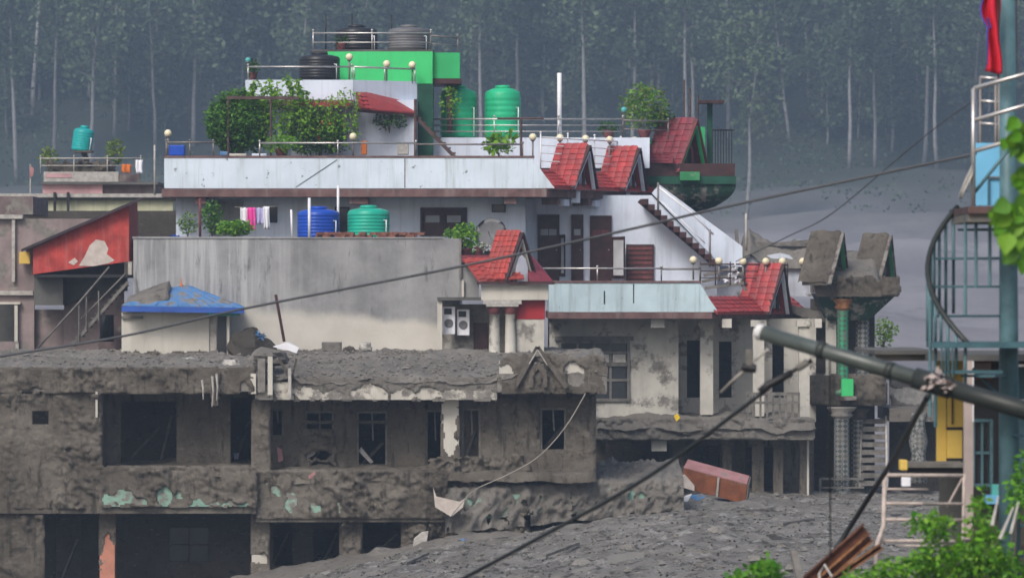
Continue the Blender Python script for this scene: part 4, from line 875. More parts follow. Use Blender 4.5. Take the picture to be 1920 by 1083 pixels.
cloud(MB(), P(612, 240, 152.6), (.7, .5, .62), 1900, .12, gap=.3, seed=8).build('foliage', 'leaf_mid', fsb); cloud(MB(), P(595, 262, 152.5), (1.1, .5, .5), 2000, .12, gap=.3, seed=9).build('foliage', 'leaf_dark', fsb); cloud(MB(), P(560, 236, 152.5), (.5, .4, .75), 900, .12, gap=.4, seed=10).build('foliage', 'leaf_mid', fsb)
cloud(MB(), P(600, 240, 152.05), (.9, .15, .55), 40, .07, gap=.2, seed=2).build('blossom', 'flower', fsb)
for a in [(528, 293, 151.2, 70, 40, 420, ['leaf_mid', 'leaf_bright'], 'low light green plant behind the steel parapet rail', 'potted_plant', 'maroon_light', .12),
          (936, 297, 151.6, 66, 52, 160, ['leaf_bright'], 'broad leaved bright green plant standing on the terrace', 'potted_plant', None, .26),
          (1208, 258, 157, 96, 100, 1100, ['leaf_yellow', 'leaf_mid'], 'tall yellow green bush at the end of the steel railed terrace', 'potted_shrub', 'maroon_light', .14),
          (1240, 258, 157.5, 60, 56, 400, ['leaf_dark'], 'dark green bush beside the red green gable', 'potted_shrub', 'maroon_light', .13),
          (845, 232, 154.8, 46, 70, 150, ['leaf_bright'], 'thin yellow green climber on the tank room column', 'climbing_plant', None, .11),
          (730, 250, 153.6, 70, 40, 300, ['leaf_dark'], 'dark green climber under the rooftop tiled eave', 'climbing_plant', None, .12), (1140, 258, 158, 40, 30, 200, ['leaf_dark'], 'low dark plant behind the steel railing', 'potted_plant', 'maroon_light', .12), (640, 95, 155.2, 34, 30, 110, ['leaf_dark'], 'small dark plant in front of the black rooftop tank', 'potted_plant', 'maroon_light', .1), (475, 150, 153.6, 26, 40, 160, ['leaf_dark'], 'small dark plant at the left end of the upper terrace', 'potted_plant', 'maroon_light', .1)]:
    random.seed(a[0]); potplant(*a[:5], a[5], a[6], a[7], a[8], a[9], a[10], seed=a[0])
tag(MB().pbox(316, 272, 346, 292, 152.5, 153.2).build('blue_crate', 'tank_blue', None, bevel=.03), 'blue plastic crate behind the left parapet rail', 'crate')
tag(MB().pbox(412, 284, 428, 292, 151.6, 152).build('blue_bucket', 'tin_blue', None, bevel=.03), 'small blue box beside the round bush', 'box')
tag(MB().pbox(430, 288, 462, 293, 151, 151.3).build('planter_box', 'cream', None, bevel=.02), 'long cream planter on the parapet left of the rail', 'planter'); tag(MB().pbox(472, 288, 500, 293, 151, 151.3).build('planter_box', 'white', None, bevel=.02), 'white planter on the parapet under the rail end', 'planter')
tag(MB().pbox(677, 264, 688, 290, 152.4, 152.6).build('orange_watering_can', 'orange', None, bevel=.03), 'orange container against the rooftop wall', 'container'); tag(MB().pbox(745, 268, 766, 290, 151.8, 152.2).build('grey_stool', 'stone_pale', None, bevel=.03), 'grey pale box by the brown iron stair', 'box')
# ================================================================== flooded house in front
fo = thing('flooded_house', 'grey two storey house buried in dried mud, dark open rooms', 'house', P(480, 1090, 136))
YF = 135.2
# --- roof slab and the mud lying on it
part('roof_slab', 'cream_muddy', fo, (-60, 700, 478, 733, YF, 142.9)); part('roof_slab', 'cream_patchy', fo, (478.4, 716, 932, 749, YF + .2, 142.9)); part('roof_slab', 'cream_muddy', fo, (932.4, 700, 1138, 734, YF + .1, 141.3))
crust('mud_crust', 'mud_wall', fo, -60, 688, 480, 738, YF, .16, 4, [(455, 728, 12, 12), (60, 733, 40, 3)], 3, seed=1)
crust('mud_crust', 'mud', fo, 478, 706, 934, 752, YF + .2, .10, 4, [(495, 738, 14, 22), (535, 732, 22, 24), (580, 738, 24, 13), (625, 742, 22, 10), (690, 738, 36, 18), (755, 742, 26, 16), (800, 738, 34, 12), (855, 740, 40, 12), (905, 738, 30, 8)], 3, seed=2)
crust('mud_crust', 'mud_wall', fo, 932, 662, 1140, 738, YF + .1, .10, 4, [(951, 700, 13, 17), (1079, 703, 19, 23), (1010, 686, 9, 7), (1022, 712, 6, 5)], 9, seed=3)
part('gable_panel', 'cream', fo, (936, 676, 968, 722, YF + .12, YF + .2)); part('gable_panel', 'cream', fo, (1056, 676, 1102, 728, YF + .12, YF + .2))
# ornamental gable sunk in the mud
for (a, b, c, d_) in ((1008, 650, 965, 726), (1008, 650, 1062, 726)): MB().bar(P(a, b, YF - .06), P(c, d_, YF - .06), .12, .13, up=(0, 1, 0)).build('bargeboard', 'mud_wall', fo)
MB().bar(P(1008, 655, YF - .14), P(992, 682, YF - .14), .03, .03).bar(P(1008, 655, YF - .14), P(1026, 684, YF - .14), .03, .03).build('bargeboard_edge', 'stone_pale', fo)
pts = [(-1, 0), (-1, .5), (-.6, .85), (0, 1), (.6, .85), (1, .5), (1, 0)]; ar = [P(1009 + 17 * x, 726 - 48 * y, YF - .08) for x, y in pts]; inn = [P(1009 + 9 * x, 726 - 34 * y, YF - .08) for x, y in pts]; m = MB()
for i in range(6): m.hexa([ar[i], ar[i + 1], inn[i + 1], inn[i], ar[i] + Vector((0, .12, 0)), ar[i + 1] + Vector((0, .12, 0)), inn[i + 1] + Vector((0, .12, 0)), inn[i] + Vector((0, .12, 0))])
m.build('gable_arch', 'mud_wall', fo)
x0, x1 = X(-60, YF), X(1140, YF)
def roofz(x, y):
    px = 960 + x * FPX / YF; f_ = 696 if px < 460 else (696 + min(1, (px - 460) / 60) * 16 if px < 920 else max(700, 712 - (px - 920) * .2))
    a = Z(f_, YF); b = Z(660, 142.6); t = min(1, max(0, (y - YF) / 6.5)); return a + (b - a) * (t ** .8)
mudtop('mud_layer', 'mud', fo, x0, x1, YF + .1, 143.1, roofz, .15, .085, 1.2, 3, .1)
# --- upper storey
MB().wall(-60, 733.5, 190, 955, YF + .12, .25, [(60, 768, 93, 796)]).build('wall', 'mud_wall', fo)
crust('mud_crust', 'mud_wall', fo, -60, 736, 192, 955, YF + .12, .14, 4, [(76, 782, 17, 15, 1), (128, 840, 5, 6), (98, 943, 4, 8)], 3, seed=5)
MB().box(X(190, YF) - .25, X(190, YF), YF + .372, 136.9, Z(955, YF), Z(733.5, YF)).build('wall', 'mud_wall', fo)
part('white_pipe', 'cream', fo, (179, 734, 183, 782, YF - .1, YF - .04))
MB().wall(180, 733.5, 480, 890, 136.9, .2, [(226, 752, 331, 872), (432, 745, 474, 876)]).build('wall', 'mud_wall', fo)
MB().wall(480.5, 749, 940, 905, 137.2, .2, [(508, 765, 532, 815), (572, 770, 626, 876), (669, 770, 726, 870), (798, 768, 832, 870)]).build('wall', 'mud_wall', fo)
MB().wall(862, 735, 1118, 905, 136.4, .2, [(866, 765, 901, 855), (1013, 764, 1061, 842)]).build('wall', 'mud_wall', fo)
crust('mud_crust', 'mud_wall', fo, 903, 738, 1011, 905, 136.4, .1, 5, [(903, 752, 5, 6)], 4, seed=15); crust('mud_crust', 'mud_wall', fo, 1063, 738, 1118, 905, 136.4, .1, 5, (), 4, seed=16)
MB().box(X(1118, 136.4) - .2, X(1118, 136.4), 136.601, 142, Z(905, 136.4), Z(735, 136.4)).build('wall', 'mud_wall', fo)
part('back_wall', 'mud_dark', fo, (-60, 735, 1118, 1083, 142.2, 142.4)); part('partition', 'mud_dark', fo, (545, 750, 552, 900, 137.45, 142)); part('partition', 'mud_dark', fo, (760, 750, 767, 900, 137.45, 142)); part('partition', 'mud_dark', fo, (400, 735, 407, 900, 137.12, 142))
for a, b, mt in ((571, 627, 'mud_wall'), (668, 727, 'mud_wall')): part('transom_bar', mt, fo, (a, 788, b, 794, 137.15, 137.3))
part('hanging_mud_sheet', 'mud_wall', fo, (572, 806, 626, 826, 137.1, 137.3)); crust('mud_drift', 'mud_wall', fo, 560, 800, 632, 884, 137.15, .2, 4, [(600, 822, 20, 7), (595, 852, 24, 10), (605, 874, 24, 6)], 6, seed=17)
# broken window frames left in the openings
for a, b, c, d_, Y in ((572, 770, 626, 876, 137.25), (669, 770, 726, 870, 137.25), (1013, 764, 1061, 842, 136.45), (866, 765, 901, 855, 136.45), (798, 768, 832, 870, 137.25), (508, 765, 532, 815, 137.25)):
    fr_ = part('window_frame', 'wood_grey', fo, (a, b, c, b + 4, Y, Y + .08), (a, b + 4, a + 3.5, d_, Y, Y + .08), (c - 3.5, b + 4, c, d_, Y, Y + .08)); m_ = (a + c) / 2
    MB().bar(P(m_, b + 4, Y + .03), P(m_ + 2, b + (d_ - b) * .55, Y + .03), .04, .04).build('broken_mullion', 'wood_grey', fr_)
# columns
def mudcol(a, b, y0, y1, Y, mat, cr=None, seed=0):
    part('column', mat, fo, (a, y0, b, y1, Y, Y + .45))
    if cr: crust('mud_crust', 'mud_wall', fo, a - 2, y0 + 1, b + 2, y1, Y, .08, 3, cr, 1.5, seed=seed)
mudcol(473, 505, 749.5, 905, 135.7, 'mud_wall', [(600, 0, 1, 1)], 21); mudcol(828, 860, 749.5, 900, 135.9, 'cream', [(843, 800, 15, 56), (842, 760, 18, 20)], 22)
# --- balcony fronts
part('balcony_front', 'pale_green_paint', fo, (190, 905, 478, 949, YF, YF + .2)); crust('mud_crust', 'mud_wall', fo, 186, 872, 482, 951, YF, .15, 4, [(205, 938, 14, 13), (232, 930, 20, 14), (258, 940, 18, 8), (308, 930, 14, 20), (334, 928, 7, 10), (380, 944, 40, 4), (440, 945, 30, 4)], 3, seed=6)
part('balcony_front', 'pale_green_paint', fo, (480, 905, 832, 968, YF + .25, YF + .45)); crust('mud_crust', 'mud_wall', fo, 478, 880, 840, 972, YF + .25, .18, 4, [(519, 920, 6, 10), (537, 925, 4, 7), (545, 940, 12, 20), (590, 952, 12, 9), (635, 950, 6, 10), (500, 905, 3, 5)], 3, seed=7)
part('floor_slab', 'mud_wall', fo, (-60, 949.4, 480, 962, YF + .1, 142)); part('floor_slab', 'mud_wall', fo, (480.4, 968.4, 900, 978, YF + .3, 142))
mudtop('mud_layer', 'mud_wall', fo, X(188, YF), X(480, YF), YF - .02, 138.45, lambda x, y: Z(880, YF) + (y - YF) * .05, .10, .1, seed=8); mudtop('mud_layer', 'mud_wall', fo, X(480, YF), X(1118, 136.4), YF + .2, 138.1, lambda x, y: Z(888, YF) + (y - YF) * .06, .12, .1, seed=9)
# mud burying the wall right of the middle bay
crust('mud_crust', 'mud_wall', fo, 640, 880, 905, 1062, 135.9, .35, 5, [(716, 1012, 37, 36, 1), (560, 1030, 40, 60)], 10, .9, seed=10)
crust('mud_crust', 'mud_wall', fo, 800, 850, 1000, 1010, 136.0, .45, 5, (), 14, .8, seed=18)
tag(MB().pprism([(812, 912), (818, 930), (862, 940), (872, 934), (868, 950), (846, 968), (816, 950)], 134.9, 134.96).build('torn_plaster_sheet', 'peeled', None), 'torn cream plaster sheet clinging to the muddy slope', 'sheet')
# --- lower storey
MB().wall(-60, 962.4, 82, 1100, YF + .3, .2, []).build('wall', 'mud_wall', fo); crust('mud_crust', 'mud_wall', fo, -60, 962, 84, 1100, YF + .3, .12, 5, (), 3, seed=11)
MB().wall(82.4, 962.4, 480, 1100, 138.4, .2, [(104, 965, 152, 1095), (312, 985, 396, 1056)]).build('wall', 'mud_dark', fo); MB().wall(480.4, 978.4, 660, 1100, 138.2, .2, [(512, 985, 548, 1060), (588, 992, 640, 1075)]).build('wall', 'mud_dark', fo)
MB().wall(636, 978.4, 860, 1100, 136.0, .2, [(680, 977, 753, 1047)]).build('wall', 'mud_wall', fo)
window(fo, 312, 985, 396, 1056, 138.38, 'mud_dark', 'glass_dark', 2, 2, .06)
mudcol(187, 215, 962.5, 1110, 135.9, 'salmon', [(203, 1090, 17, 90)], 23); mudcol(472, 504, 962.5, 1100, 135.9, 'cream', [(487, 1046, 13, 14)], 24)
part('floor', 'mud_dark', fo, (-60, 1105, 900, 1120, YF + .5, 142))
crust('mud_streak', 'mud_wall', fo, 395, 690, 412, 760, YF - .1, .06, 3, (), 3, 3, seed=25)
# hanging strips of torn cloth and wire at the roof edge
random.seed(44)
for a, y0, y1, lb in ((398, 705, 762, 'torn muddy strip hanging from the roof edge, longest of the three'), (406, 700, 750, 'torn muddy strip hanging beside the dark big room'), (379, 712, 748, 'short torn strip hanging from the roof edge')):
    tag(MB().tube([P(a, y0, 134.95), P(a + 2, (y0 + y1) / 2, 134.9), P(a + random.uniform(-3, 3), y1, 134.95)], .035, 5, .015).build('torn_strip', 'stone_pale', None), lb, 'torn strip')
# ================================================================== mud covered slab heap right of the flooded house
sbp = thing('buried_balcony_slab', 'mud heaped concrete slab jutting out with a dark gap below', 'slab', P(1050, 1000, 137))
MB().hexa([P(842, 975, 135.4), P(1272, 948, 136.5), P(1272, 948, 146), P(900, 962, 146), P(842, 935, 135.4), P(1272, 905, 136.5), P(1272, 905, 146), P(900, 920, 146)]).build('slab', 'pale_green_paint', sbp)
MB().box(X(900, 146), X(1272, 146), 145, 145.2, -1.5, Z(960, 145)).build('back_wall', 'mud_dark', sbp)
n = 190; vs = []; fs_ = []; RW = 62; FR = 22
for j in range(RW):
    for i in range(n + 1):
        u = i / n; px = 835 + (1282 - 835) * u; Yb = 135.35 + 1.1 * u; v_ = j / (RW - 1)
        lowy = 1000 - 44 * u + 5 * fb(Vector((u * 14, 0, 2)), 3); topy = 918 - 20 * u ** .7 + 4 * fb(Vector((u * 20, 3, 2)), 3)
        if j < FR: t = j / FR; q = P(px, lowy + (topy - lowy) * t, Yb); q.y += .12 * t * t - .20 * fb(Vector((px * .045, t * 2.6, 5)), 7) - .1
        else: t = (j - FR) / (RW - 1 - FR); q = P(px, topy, Yb); q.y += .12 + t * 4.6; q.z += t * .36 + .22 * min(1, t * 6) * fb(Vector((px * .022, t * 6, 9)), 6) + .1 * abs(fb(Vector((px * .07, t * 14, 3)), 4))
        vs.append(q)
for j in range(RW - 1):
    for i in range(n):
        k = j * (n + 1) + i; c = (vs[k] + vs[k + n + 2]) / 2; px = 835 + (1282 - 835) * (i + .5) / n
        if j < 17 and fb(Vector((px * .045, j * .11, 31)), 4) > .40: continue
        fs_.append((k, k + 1, k + n + 2, k + n + 1))
MB().add(vs, fs_).build('mud_heap', 'mud', sbp, smooth=True)
# mud bank under the slab and in front of the walls
def bank(name, label, pts, Y, mat='mud', amp=.2, cat='mud heap', dep=1.6, seed=0):
    """rounded heap: crest line given in photo points, falls to the ground before and behind"""
    n = 60; vs = []; fs_ = []; m_ = 12
    for i in range(n + 1):
        u = i / n * (len(pts) - 1); k = min(len(pts) - 2, int(u)); a = pts[k]; b = pts[k + 1]; t = u - k; px = a[0] + (b[0] - a[0]) * t; py = a[1] + (b[1] - a[1]) * t
        q = P(px, py, Y); g0 = height(q.x, Y) if name == 'mud_heap' else q.z - .6
        for j in range(m_ + 1):
            v_ = j / m_ * 2 - 1; hgt = (1 - v_ * v_) ** .8; y = Y + v_ * dep; z = g0 - .15 + (q.z - g0 + .15) * hgt
            w_ = Vector((q.x, y, z)); w_.z += amp * hgt * fb(Vector((q.x * 1.3, y * 1.3, seed)), 4); w_.x += .1 * fb(Vector((q.x, y, seed + 5)), 3); vs.append(w_)
    for i in range(n):
        for j in range(m_): k = i * (m_ + 1) + j; fs_.append((k, k + m_ + 1, k + m_ + 2, k + 1))
    return tag(MB().add(vs, fs_).build(name, mat, None, smooth=True), label, cat)
bank('mud_heap', 'low mud heap at the foot of the flooded house windows', [(430, 1085), (520, 1066), (640, 1045), (760, 1025), (870, 1000), (1000, 1000), (1090, 1005)], 134.6, amp=.18, dep=2.2, seed=2)
bank('mud_heap', 'pointed mud heap in front of the dark gap', [(1120, 1010), (1150, 985), (1162, 970), (1178, 985), (1215, 1000)], 136, amp=.1, dep=.8, seed=7)
bank('mud_heap', 'broad mud heap below the pink cabinet', [(1180, 985), (1240, 955), (1330, 948), (1420, 940), (1520, 945)], 141, amp=.2, dep=2.0, seed=9)
# ================================================================== green gabled house behind
gh = thing('green_house', 'green house with a red gabled roof and flared dark green base behind the stair', 'house', P(1295, 420, 158))
A = P(1304, 222, 157); gable(gh, A, 58, 1.25, 1.0, 1.75, .15, 'red_tile_dark', board='maroon_light', board2='green_dark', infill='green_deep', nt=(5, 9), arch='maroon_light')
lean = MB().hexa([P(1200, 278, 158), P(1195, 305, 156.4), P(1262, 306, 155.9), P(1262, 278, 157.6), P(1200, 275, 158), P(1195, 302, 156.4), P(1262, 303, 155.9), P(1262, 275, 157.6)]).build('eave_roof', 'red_tile_dark', gh)
tiles(lean, P(1200, 275, 158), P(1262, 275, 157.6) - P(1200, 275, 158), P(1195, 302, 156.4) - P(1200, 275, 158), 6, 5, 'red_tile_dark')
part('parapet', 'green_dark', gh, (1202, 262, 1245, 280, 158.1, 158.3)); part('balcony_slab', 'maroon', gh, (1205, 306.5, 1378, 330, 156.2, 160)); part('fascia', 'green_deep', gh, (1207, 330.3, 1380, 345, 156.1, 160))
t0 = [P(1208, 345.3, 156.2), P(1380, 345.3, 156.2)]; dz = Vector((0, 3.8, 0)); b0_ = [P(1232, 402, 157.2), P(1305, 402, 157.2)]; db = Vector((0, 1.8, 0))
vs = []; fs_ = []; NR = 8
for k in range(NR + 1):
    t = k / NR; e_ = 1 - (1 - t) ** 2.2; ring = [b0_[0].lerp(t0[0], e_), b0_[1].lerp(t0[1], e_), (b0_[1] + db).lerp(t0[1] + dz, e_), (b0_[0] + db).lerp(t0[0] + dz, e_)]
    for q in ring: q.z = b0_[0].z + (t0[0].z - b0_[0].z) * t; vs.append(q)
for k in range(NR):
    for i in range(4): fs_.append((k * 4 + i, k * 4 + (i + 1) % 4, k * 4 + 4 + (i + 1) % 4, k * 4 + 4 + i))
MB().add(vs, fs_).build('flared_base', 'green_mud', gh); part('wall', 'green_deep', gh, (1238, 402.4, 1300, 560, 157.4, 159))
part('gable_sill', 'green_trim', gh, (1275, 322, 1312, 338, 155.9, 156.1)); part('pillar', 'green_dark', gh, (1313, 238, 1322, 306, 158.2, 158.5)); part('pillar', 'green_deep', gh, (1326, 190, 1336, 306, 158.6, 158.8)); part('canopy', 'maroon', gh, (1312, 188, 1358, 193, 158, 159.4))
for a, b, y1 in ((1283, 150, 225), (1294, 165, 225), (1309, 178, 225)): MB().tube([P(a, y1, 158.8), P(a, b, 158.8)], .03, 6).build('rebar', 'brown_iron', gh)
rg = [P(1336, 310, 156.3), P(1372, 310, 156.6), P(1376, 310, 159)]; top = MB().tube([p + UP * 1.15 for p in rg], .03, 6).build('balcony_railing', 'black_iron', gh)
for k in range(8): q = rg[0].lerp(rg[1], k / 7); MB().tube([q, q + UP * 1.15], .016, 5).build('baluster', 'black_iron', top)
# ================================================================== mud covered twin gabled porch at right
rp_ = thing('twin_gabled_porch', 'green columned porch with two mud covered gables', 'porch', P(1600, 935, 152))
for a, b, Y, L in ((1577, 434, 151, .86), (1667, 439, 152.5, .74)): gable(rp_, P(a, b, Y), 70, L, 1.02, 1.62, .12, 'mud_wall', board='maroon_mud', board2='green_trim', infill='green_deep', tiled=False, deck='mud_wall', arch='maroon_mud')
# mud caked on the slopes and in the valley
for a, b, Y, L in ((1577, 434, 151, .86), (1667, 439, 152.5, .74)):
    d, s_ = dirs(70); A = P(a, b, Y); vs = []; fs_ = []; n_, m_ = 18, 18
    for j in range(m_ + 1):
        for i in range(n_ + 1):
            u = i / n_; v_ = j / m_; q = A - d * (L + .12) * (1 - u) + (s_ * 1.02 - UP * 1.62 - d * .12 * 0) * v_ - d * .13 * v_; nn = (s_ * 1.62 + UP * 1.02).normalized()
            vs.append(q + nn * (.03 + .09 * max(0, .5 + fb(q * 1.6, 4)) * min(1, 8 * min(u, 1 - u) + .1) ) + Vector((0, 0, .04 * fb(q * 4, 2))))
    for j in range(m_):
        for i in range(n_): k = j * (n_ + 1) + i; fs_.append((k, k + 1, k + n_ + 2, k + n_ + 1))
    MB().add(vs, fs_).build('mud_layer', 'mud_wall', rp_, smooth=True)
mudtop('mud_layer', 'mud', rp_, X(1536, 151), X(1650, 151), 150.7, 153, lambda x, y: Z(527, 151) + (y - 150.6) * .42, .1, .1, seed=12)
part('eave_beam', 'maroon_mud', rp_, (1530, 528, 1684, 549, 150.6, 153.5)); part('eave_trim', 'green_trim', rp_, (1655, 549.3, 1680, 556, 150.65, 153)); part('eave_trim', 'green_trim', rp_, (1540, 520, 1562, 527.7, 150.3, 150.6)); part('eave_trim', 'green_trim', rp_, (1640, 520, 1662, 527.7, 151.7, 152))
t0 = [P(1530, 549.6, 150.7), P(1684, 549.6, 150.7)]; b0_ = [P(1552, 600, 151.3), P(1630, 600, 151.3)]
MB().hexa([b0_[0], b0_[1], b0_[1] + Vector((0, 1, 0)), b0_[0] + Vector((0, 1, 0)), t0[0], t0[1] - Vector((.9, 0, 0)) * 0, t0[1] + Vector((0, 2.6, 0)), t0[0] + Vector((0, 2.6, 0))]).build('flared_soffit', 'green_mud', rp_)
crust('mud_crust', 'mud_wall', rp_, 1526, 516, 1690, 556, 150.6, .16, 3, [(1560, 524, 10, 5), (1650, 524, 10, 5)], 6, seed=43)
part('wall', 'mud_dark', rp_, (1520, 560, 1640, 700, 153.6, 153.8)); part('white_panel', 'cream_mud', rp_, (1549, 580, 1568, 705, 151.5, 151.8))
def ornate(px, w_, y0, y1, Y, mat, capm, nm='column'):
    x = P(px, y1, Y); hgt = (y1 - y0) / FPX * Y; r = w_ / 2 / FPX * Y
    c = MB().lathe(x, [(r * 1.5, 0), (r * 1.5, .12), (r * 1.1, .2), (r, .25), (r * .96, hgt - .4), (r * 1.05, hgt - .36)], 16).build(nm, mat, rp_, smooth=True)
    MB().lathe(x + UP * (hgt - .36), [(r * 1.05, 0), (r * 1.5, .1), (r * 1.2, .16), (r * 1.8, .3), (r * 1.9, .355)], 16).build('capital', capm, c, smooth=True); return c
ornate(1580, 22, 560, 740, 151, 'green_lattice', 'rust_orange'); ornate(1617, 26, 560, 740, 151.8, 'grey_lattice', 'mud_wall'); part('column_base', 'green', rp_, (1578, 710, 1600, 742, 150.5, 150.8)); part('column_base', 'maroon_mud', rp_, (1574, 742.3, 1606, 750, 150.45, 150.85))
part('plinth', 'mud_wall', rp_, (1516, 706, 1664, 758, 150.9, 153.4), bevel=.2); crust('mud_crust', 'mud_wall', rp_, 1518, 700, 1664, 760, 150.9, .12, 3, (), 4, seed=41)
ornate(1578, 30, 762, 930, 150.8, 'grey_lattice', 'mud_light'); ornate(1608, 26, 765, 915, 151.6, 'grey_lattice', 'mud_wall')
part('wall', 'mud_dark', rp_, (1518, 760, 1640, 940, 154, 154.2)); part('frame', 'wood_grey', rp_, (1536, 895, 1540, 928, 150.4, 150.46), (1540.3, 895, 1620, 899, 150.4, 150.46), (1540.3, 912, 1620, 915, 150.4, 150.46))
ws = thing('wooden_stair', 'grey wooden stair beside the ornate porch columns', 'stair', P(1642, 905, 151.5))
for i in range(9): b = 785 + 14.5 * i; MB().pbox(1617 - i * .4, b, 1660, b + 9, 151.6 - i * .14, 151.9 - i * .14).build('tread', 'wood_grey', ws)
for a, dx in ((1616, -4), (1661, 2)): MB().bar(P(a, 782, 151.75), P(a + dx, 915, 150.5), .06, .2).build('stringer', 'stone_pale' if a > 1640 else 'wood_grey', ws)
lr = thing('low_roof_shed', 'low mud covered shed roof behind the spiral stair', 'shed', P(1715, 900, 153))
part('roof_slab', 'mud', lr, (1668, 765, 1790, 790, 151, 156)); part('wall', 'mud_dark', lr, (1668, 790.3, 1790, 920, 153, 153.2)); part('roof_wall', 'stone_pale', lr, (1668, 705, 1760, 764.7, 154, 154.2)); crust('mud_crust', 'mud', lr, 1668, 700, 1760, 765, 154, .1, 4, [(1720, 740, 46, 18)], 4, seed=33)
MB().lathe(P(1722, 905, 151), [(.3, 0), (.28, .5), (.22, .9), (.3, 1.3), (.2, 1.9), (.26, 2.2)], 12).build('broken_column', 'grey_lattice', lr, smooth=True)
random.seed(51); potplant(1655, 665, 156, 60, 70, 300, ['leaf_yellow', 'leaf_bright'], 'yellowish plant rising behind the dark porch roof', 'shrub', None, .14, seed=4, cat='shrub')
tag(MB().pbox(1627, 655, 1652, 760, 157, 158).build('masonry_pier', 'mud', None), 'muddy masonry pier right of the green columns', 'pier')
# rubble on the balcony and stair foot
bank('rubble_heap', 'grey mud and timber heap behind the balcony lamps', [(1380, 490), (1392, 448), (1404, 432), (1420, 446), (1445, 458), (1490, 460), (1530, 456), (1560, 500)], 154.9, amp=.35, cat='rubble', dep=.9, seed=15)
random.seed(61)
for i, (a, b, c, d_) in enumerate([(1392, 455, 1520, 460), (1400, 462, 1515, 452), (1380, 430, 1384, 470), (1316, 528, 1392, 512), (1322, 540, 1400, 530), (1320, 516, 1380, 502), (1375, 500, 1400, 545)]):
    tag(MB().bar(P(a, b, 154.6 if b < 480 else 152.2), P(c, d_, 154.5 if b < 480 else 151.9), .12, .09).build('broken_plank', 'wood_grey', None), ['long muddy plank lying on the heap behind the balcony lamps', 'crossed muddy plank on the heap behind the balcony lamps', 'upright stub post at the left end of the heap', 'broken grey plank leaning at the foot of the white stair', 'lowest grey plank on the balcony corner', 'uppermost grey plank at the foot of the white stair', 'steep grey plank under the balcony lamps'][i], 'plank')
post_thing('thin_pole', 'thin pale pipe rising from the heap at the stair foot', 'pole', P(1399, 470, 153.5), P(1399, 400, 153.5), .04, 'stone_pale')
tag(cloud(MB(), P(1375, 515, 150.6), (.2, .15, .3), 60, .16).build('white_rag', 'cloth_white', None), 'white rag caught in the balcony railing', 'rag')
# ================================================================== debris
cb = thing('overturned_cabinet', 'overturned pink and orange cabinet half sunk in the mud', 'cabinet', P(1335, 935, 145))
ax = (P(1405, 893, 144.9) - P(1290, 862, 144.6)); dn = P(1274, 895, 144.2) - P(1290, 862, 144.6)
c0 = P(1290, 862, 144.6); q = [c0, c0 + ax, c0 + ax + Vector((-.1, -.55, -.22)), c0 + Vector((-.15, -.55, -.22))]; dd = Vector((-.05, .05, -.58))
MB().hexa([p + dd for p in q] + q).build('body', 'cabinet_orange', cb); MB().hexa([p + UP * .004 for p in q] + [p + UP * .03 for p in q]).build('back_panel', 'cabinet_pink', cb)
fr = q[3] + dd; MB().bar(q[3].lerp(q[2], .55) - Vector((0, .03, 0)), (q[3] + dd).lerp(q[2] + dd, .55) - Vector((0, .03, 0)), .06, .05).build('door_batten', 'stone_pale', cb)
MB().hexa([q[2] + dd + Vector((.02, 0, 0)), q[1] + dd + Vector((.02, 0, 0)), q[1] + dd + Vector((.05, 0, 0)), q[2] + dd + Vector((.05, 0, 0)), q[2] + Vector((.02, 0, 0)), q[1] + Vector((.02, 0, 0)), q[1] + Vector((.05, 0, 0)), q[2] + Vector((.05, 0, 0))]).build('end_panel', 'wood_grey', cb)
def sheet(name, mat, pts, Y, label, cat, th=.05): return tag(MB().prism([P(a, b, Y + (913 - b) * .0) for a, b in pts], (0, th, .02)).build(name, mat, None), label, cat)
sheet('cloth_scrap', 'cloth_white', [(1268, 945), (1285, 930), (1297, 926), (1290, 938), (1275, 952)], 142.3, 'white plastic scrap under the overturned cabinet', 'scrap'); sheet('cloth_scrap', 'tin_blue', [(1290, 930), (1318, 926), (1326, 932), (1305, 938)], 142.5, 'blue plastic scrap under the overturned cabinet', 'scrap')
sheet('plaster_scrap', 'peeled', [(1266, 893), (1284, 890), (1302, 910), (1302, 920), (1270, 910)], 144.0, 'pale torn board at the left end of the cabinet', 'board'); sheet('yellow_sheet', 'yellow_bright', [(1017, 867), (1050, 869), (1056, 876), (1030, 876)], 139.6, 'bright yellow plastic sheet lying on the mud', 'sheet', .12)
sheet('white_scrap', 'stone_pale', [(776, 1010), (790, 998), (803, 996), (800, 1015), (785, 1030), (774, 1028)], 134.2, 'pale frame like scrap on the mud below the window', 'scrap'); sheet('blue_scrap', 'tin_blue', [(861, 1012), (872, 1010), (873, 1018), (862, 1019)], 133.2, 'tiny blue scrap lying on the mud flow', 'scrap')
sheet('red_scrap', 'cabinet_pink', [(578, 893), (590, 884), (592, 888), (580, 898)], 135.1, 'dull red scrap on the middle balcony edge', 'scrap'); sheet('orange_scrap', 'yellow_bright', [(1264, 780), (1271, 776), (1275, 783), (1268, 790)], 147.6, 'small orange yellow scrap on the muddy lower balcony', 'scrap')
sheet('leaning_board', 'stone_pale', [(672, 845), (677, 838), (700, 866), (694, 868)], 137.4, 'pale board leaning inside the second middle window', 'board'); sheet('leaning_board', 'stone_pale', [(570, 845), (592, 842), (592, 850), (572, 862)], 137.3, 'pale board inside the first middle window', 'board')
sheet('cloth_scrap', 'cabinet_pink', [(519, 838), (528, 842), (531, 862), (522, 866)], 136.6, 'pinkish cloth hanging beside the mud column', 'cloth'); sheet('cloth_scrap', 'cloth_lilac', [(438, 850), (448, 850), (447, 860), (439, 860)], 138.0, 'small lilac thing in the dark doorway', 'scrap')
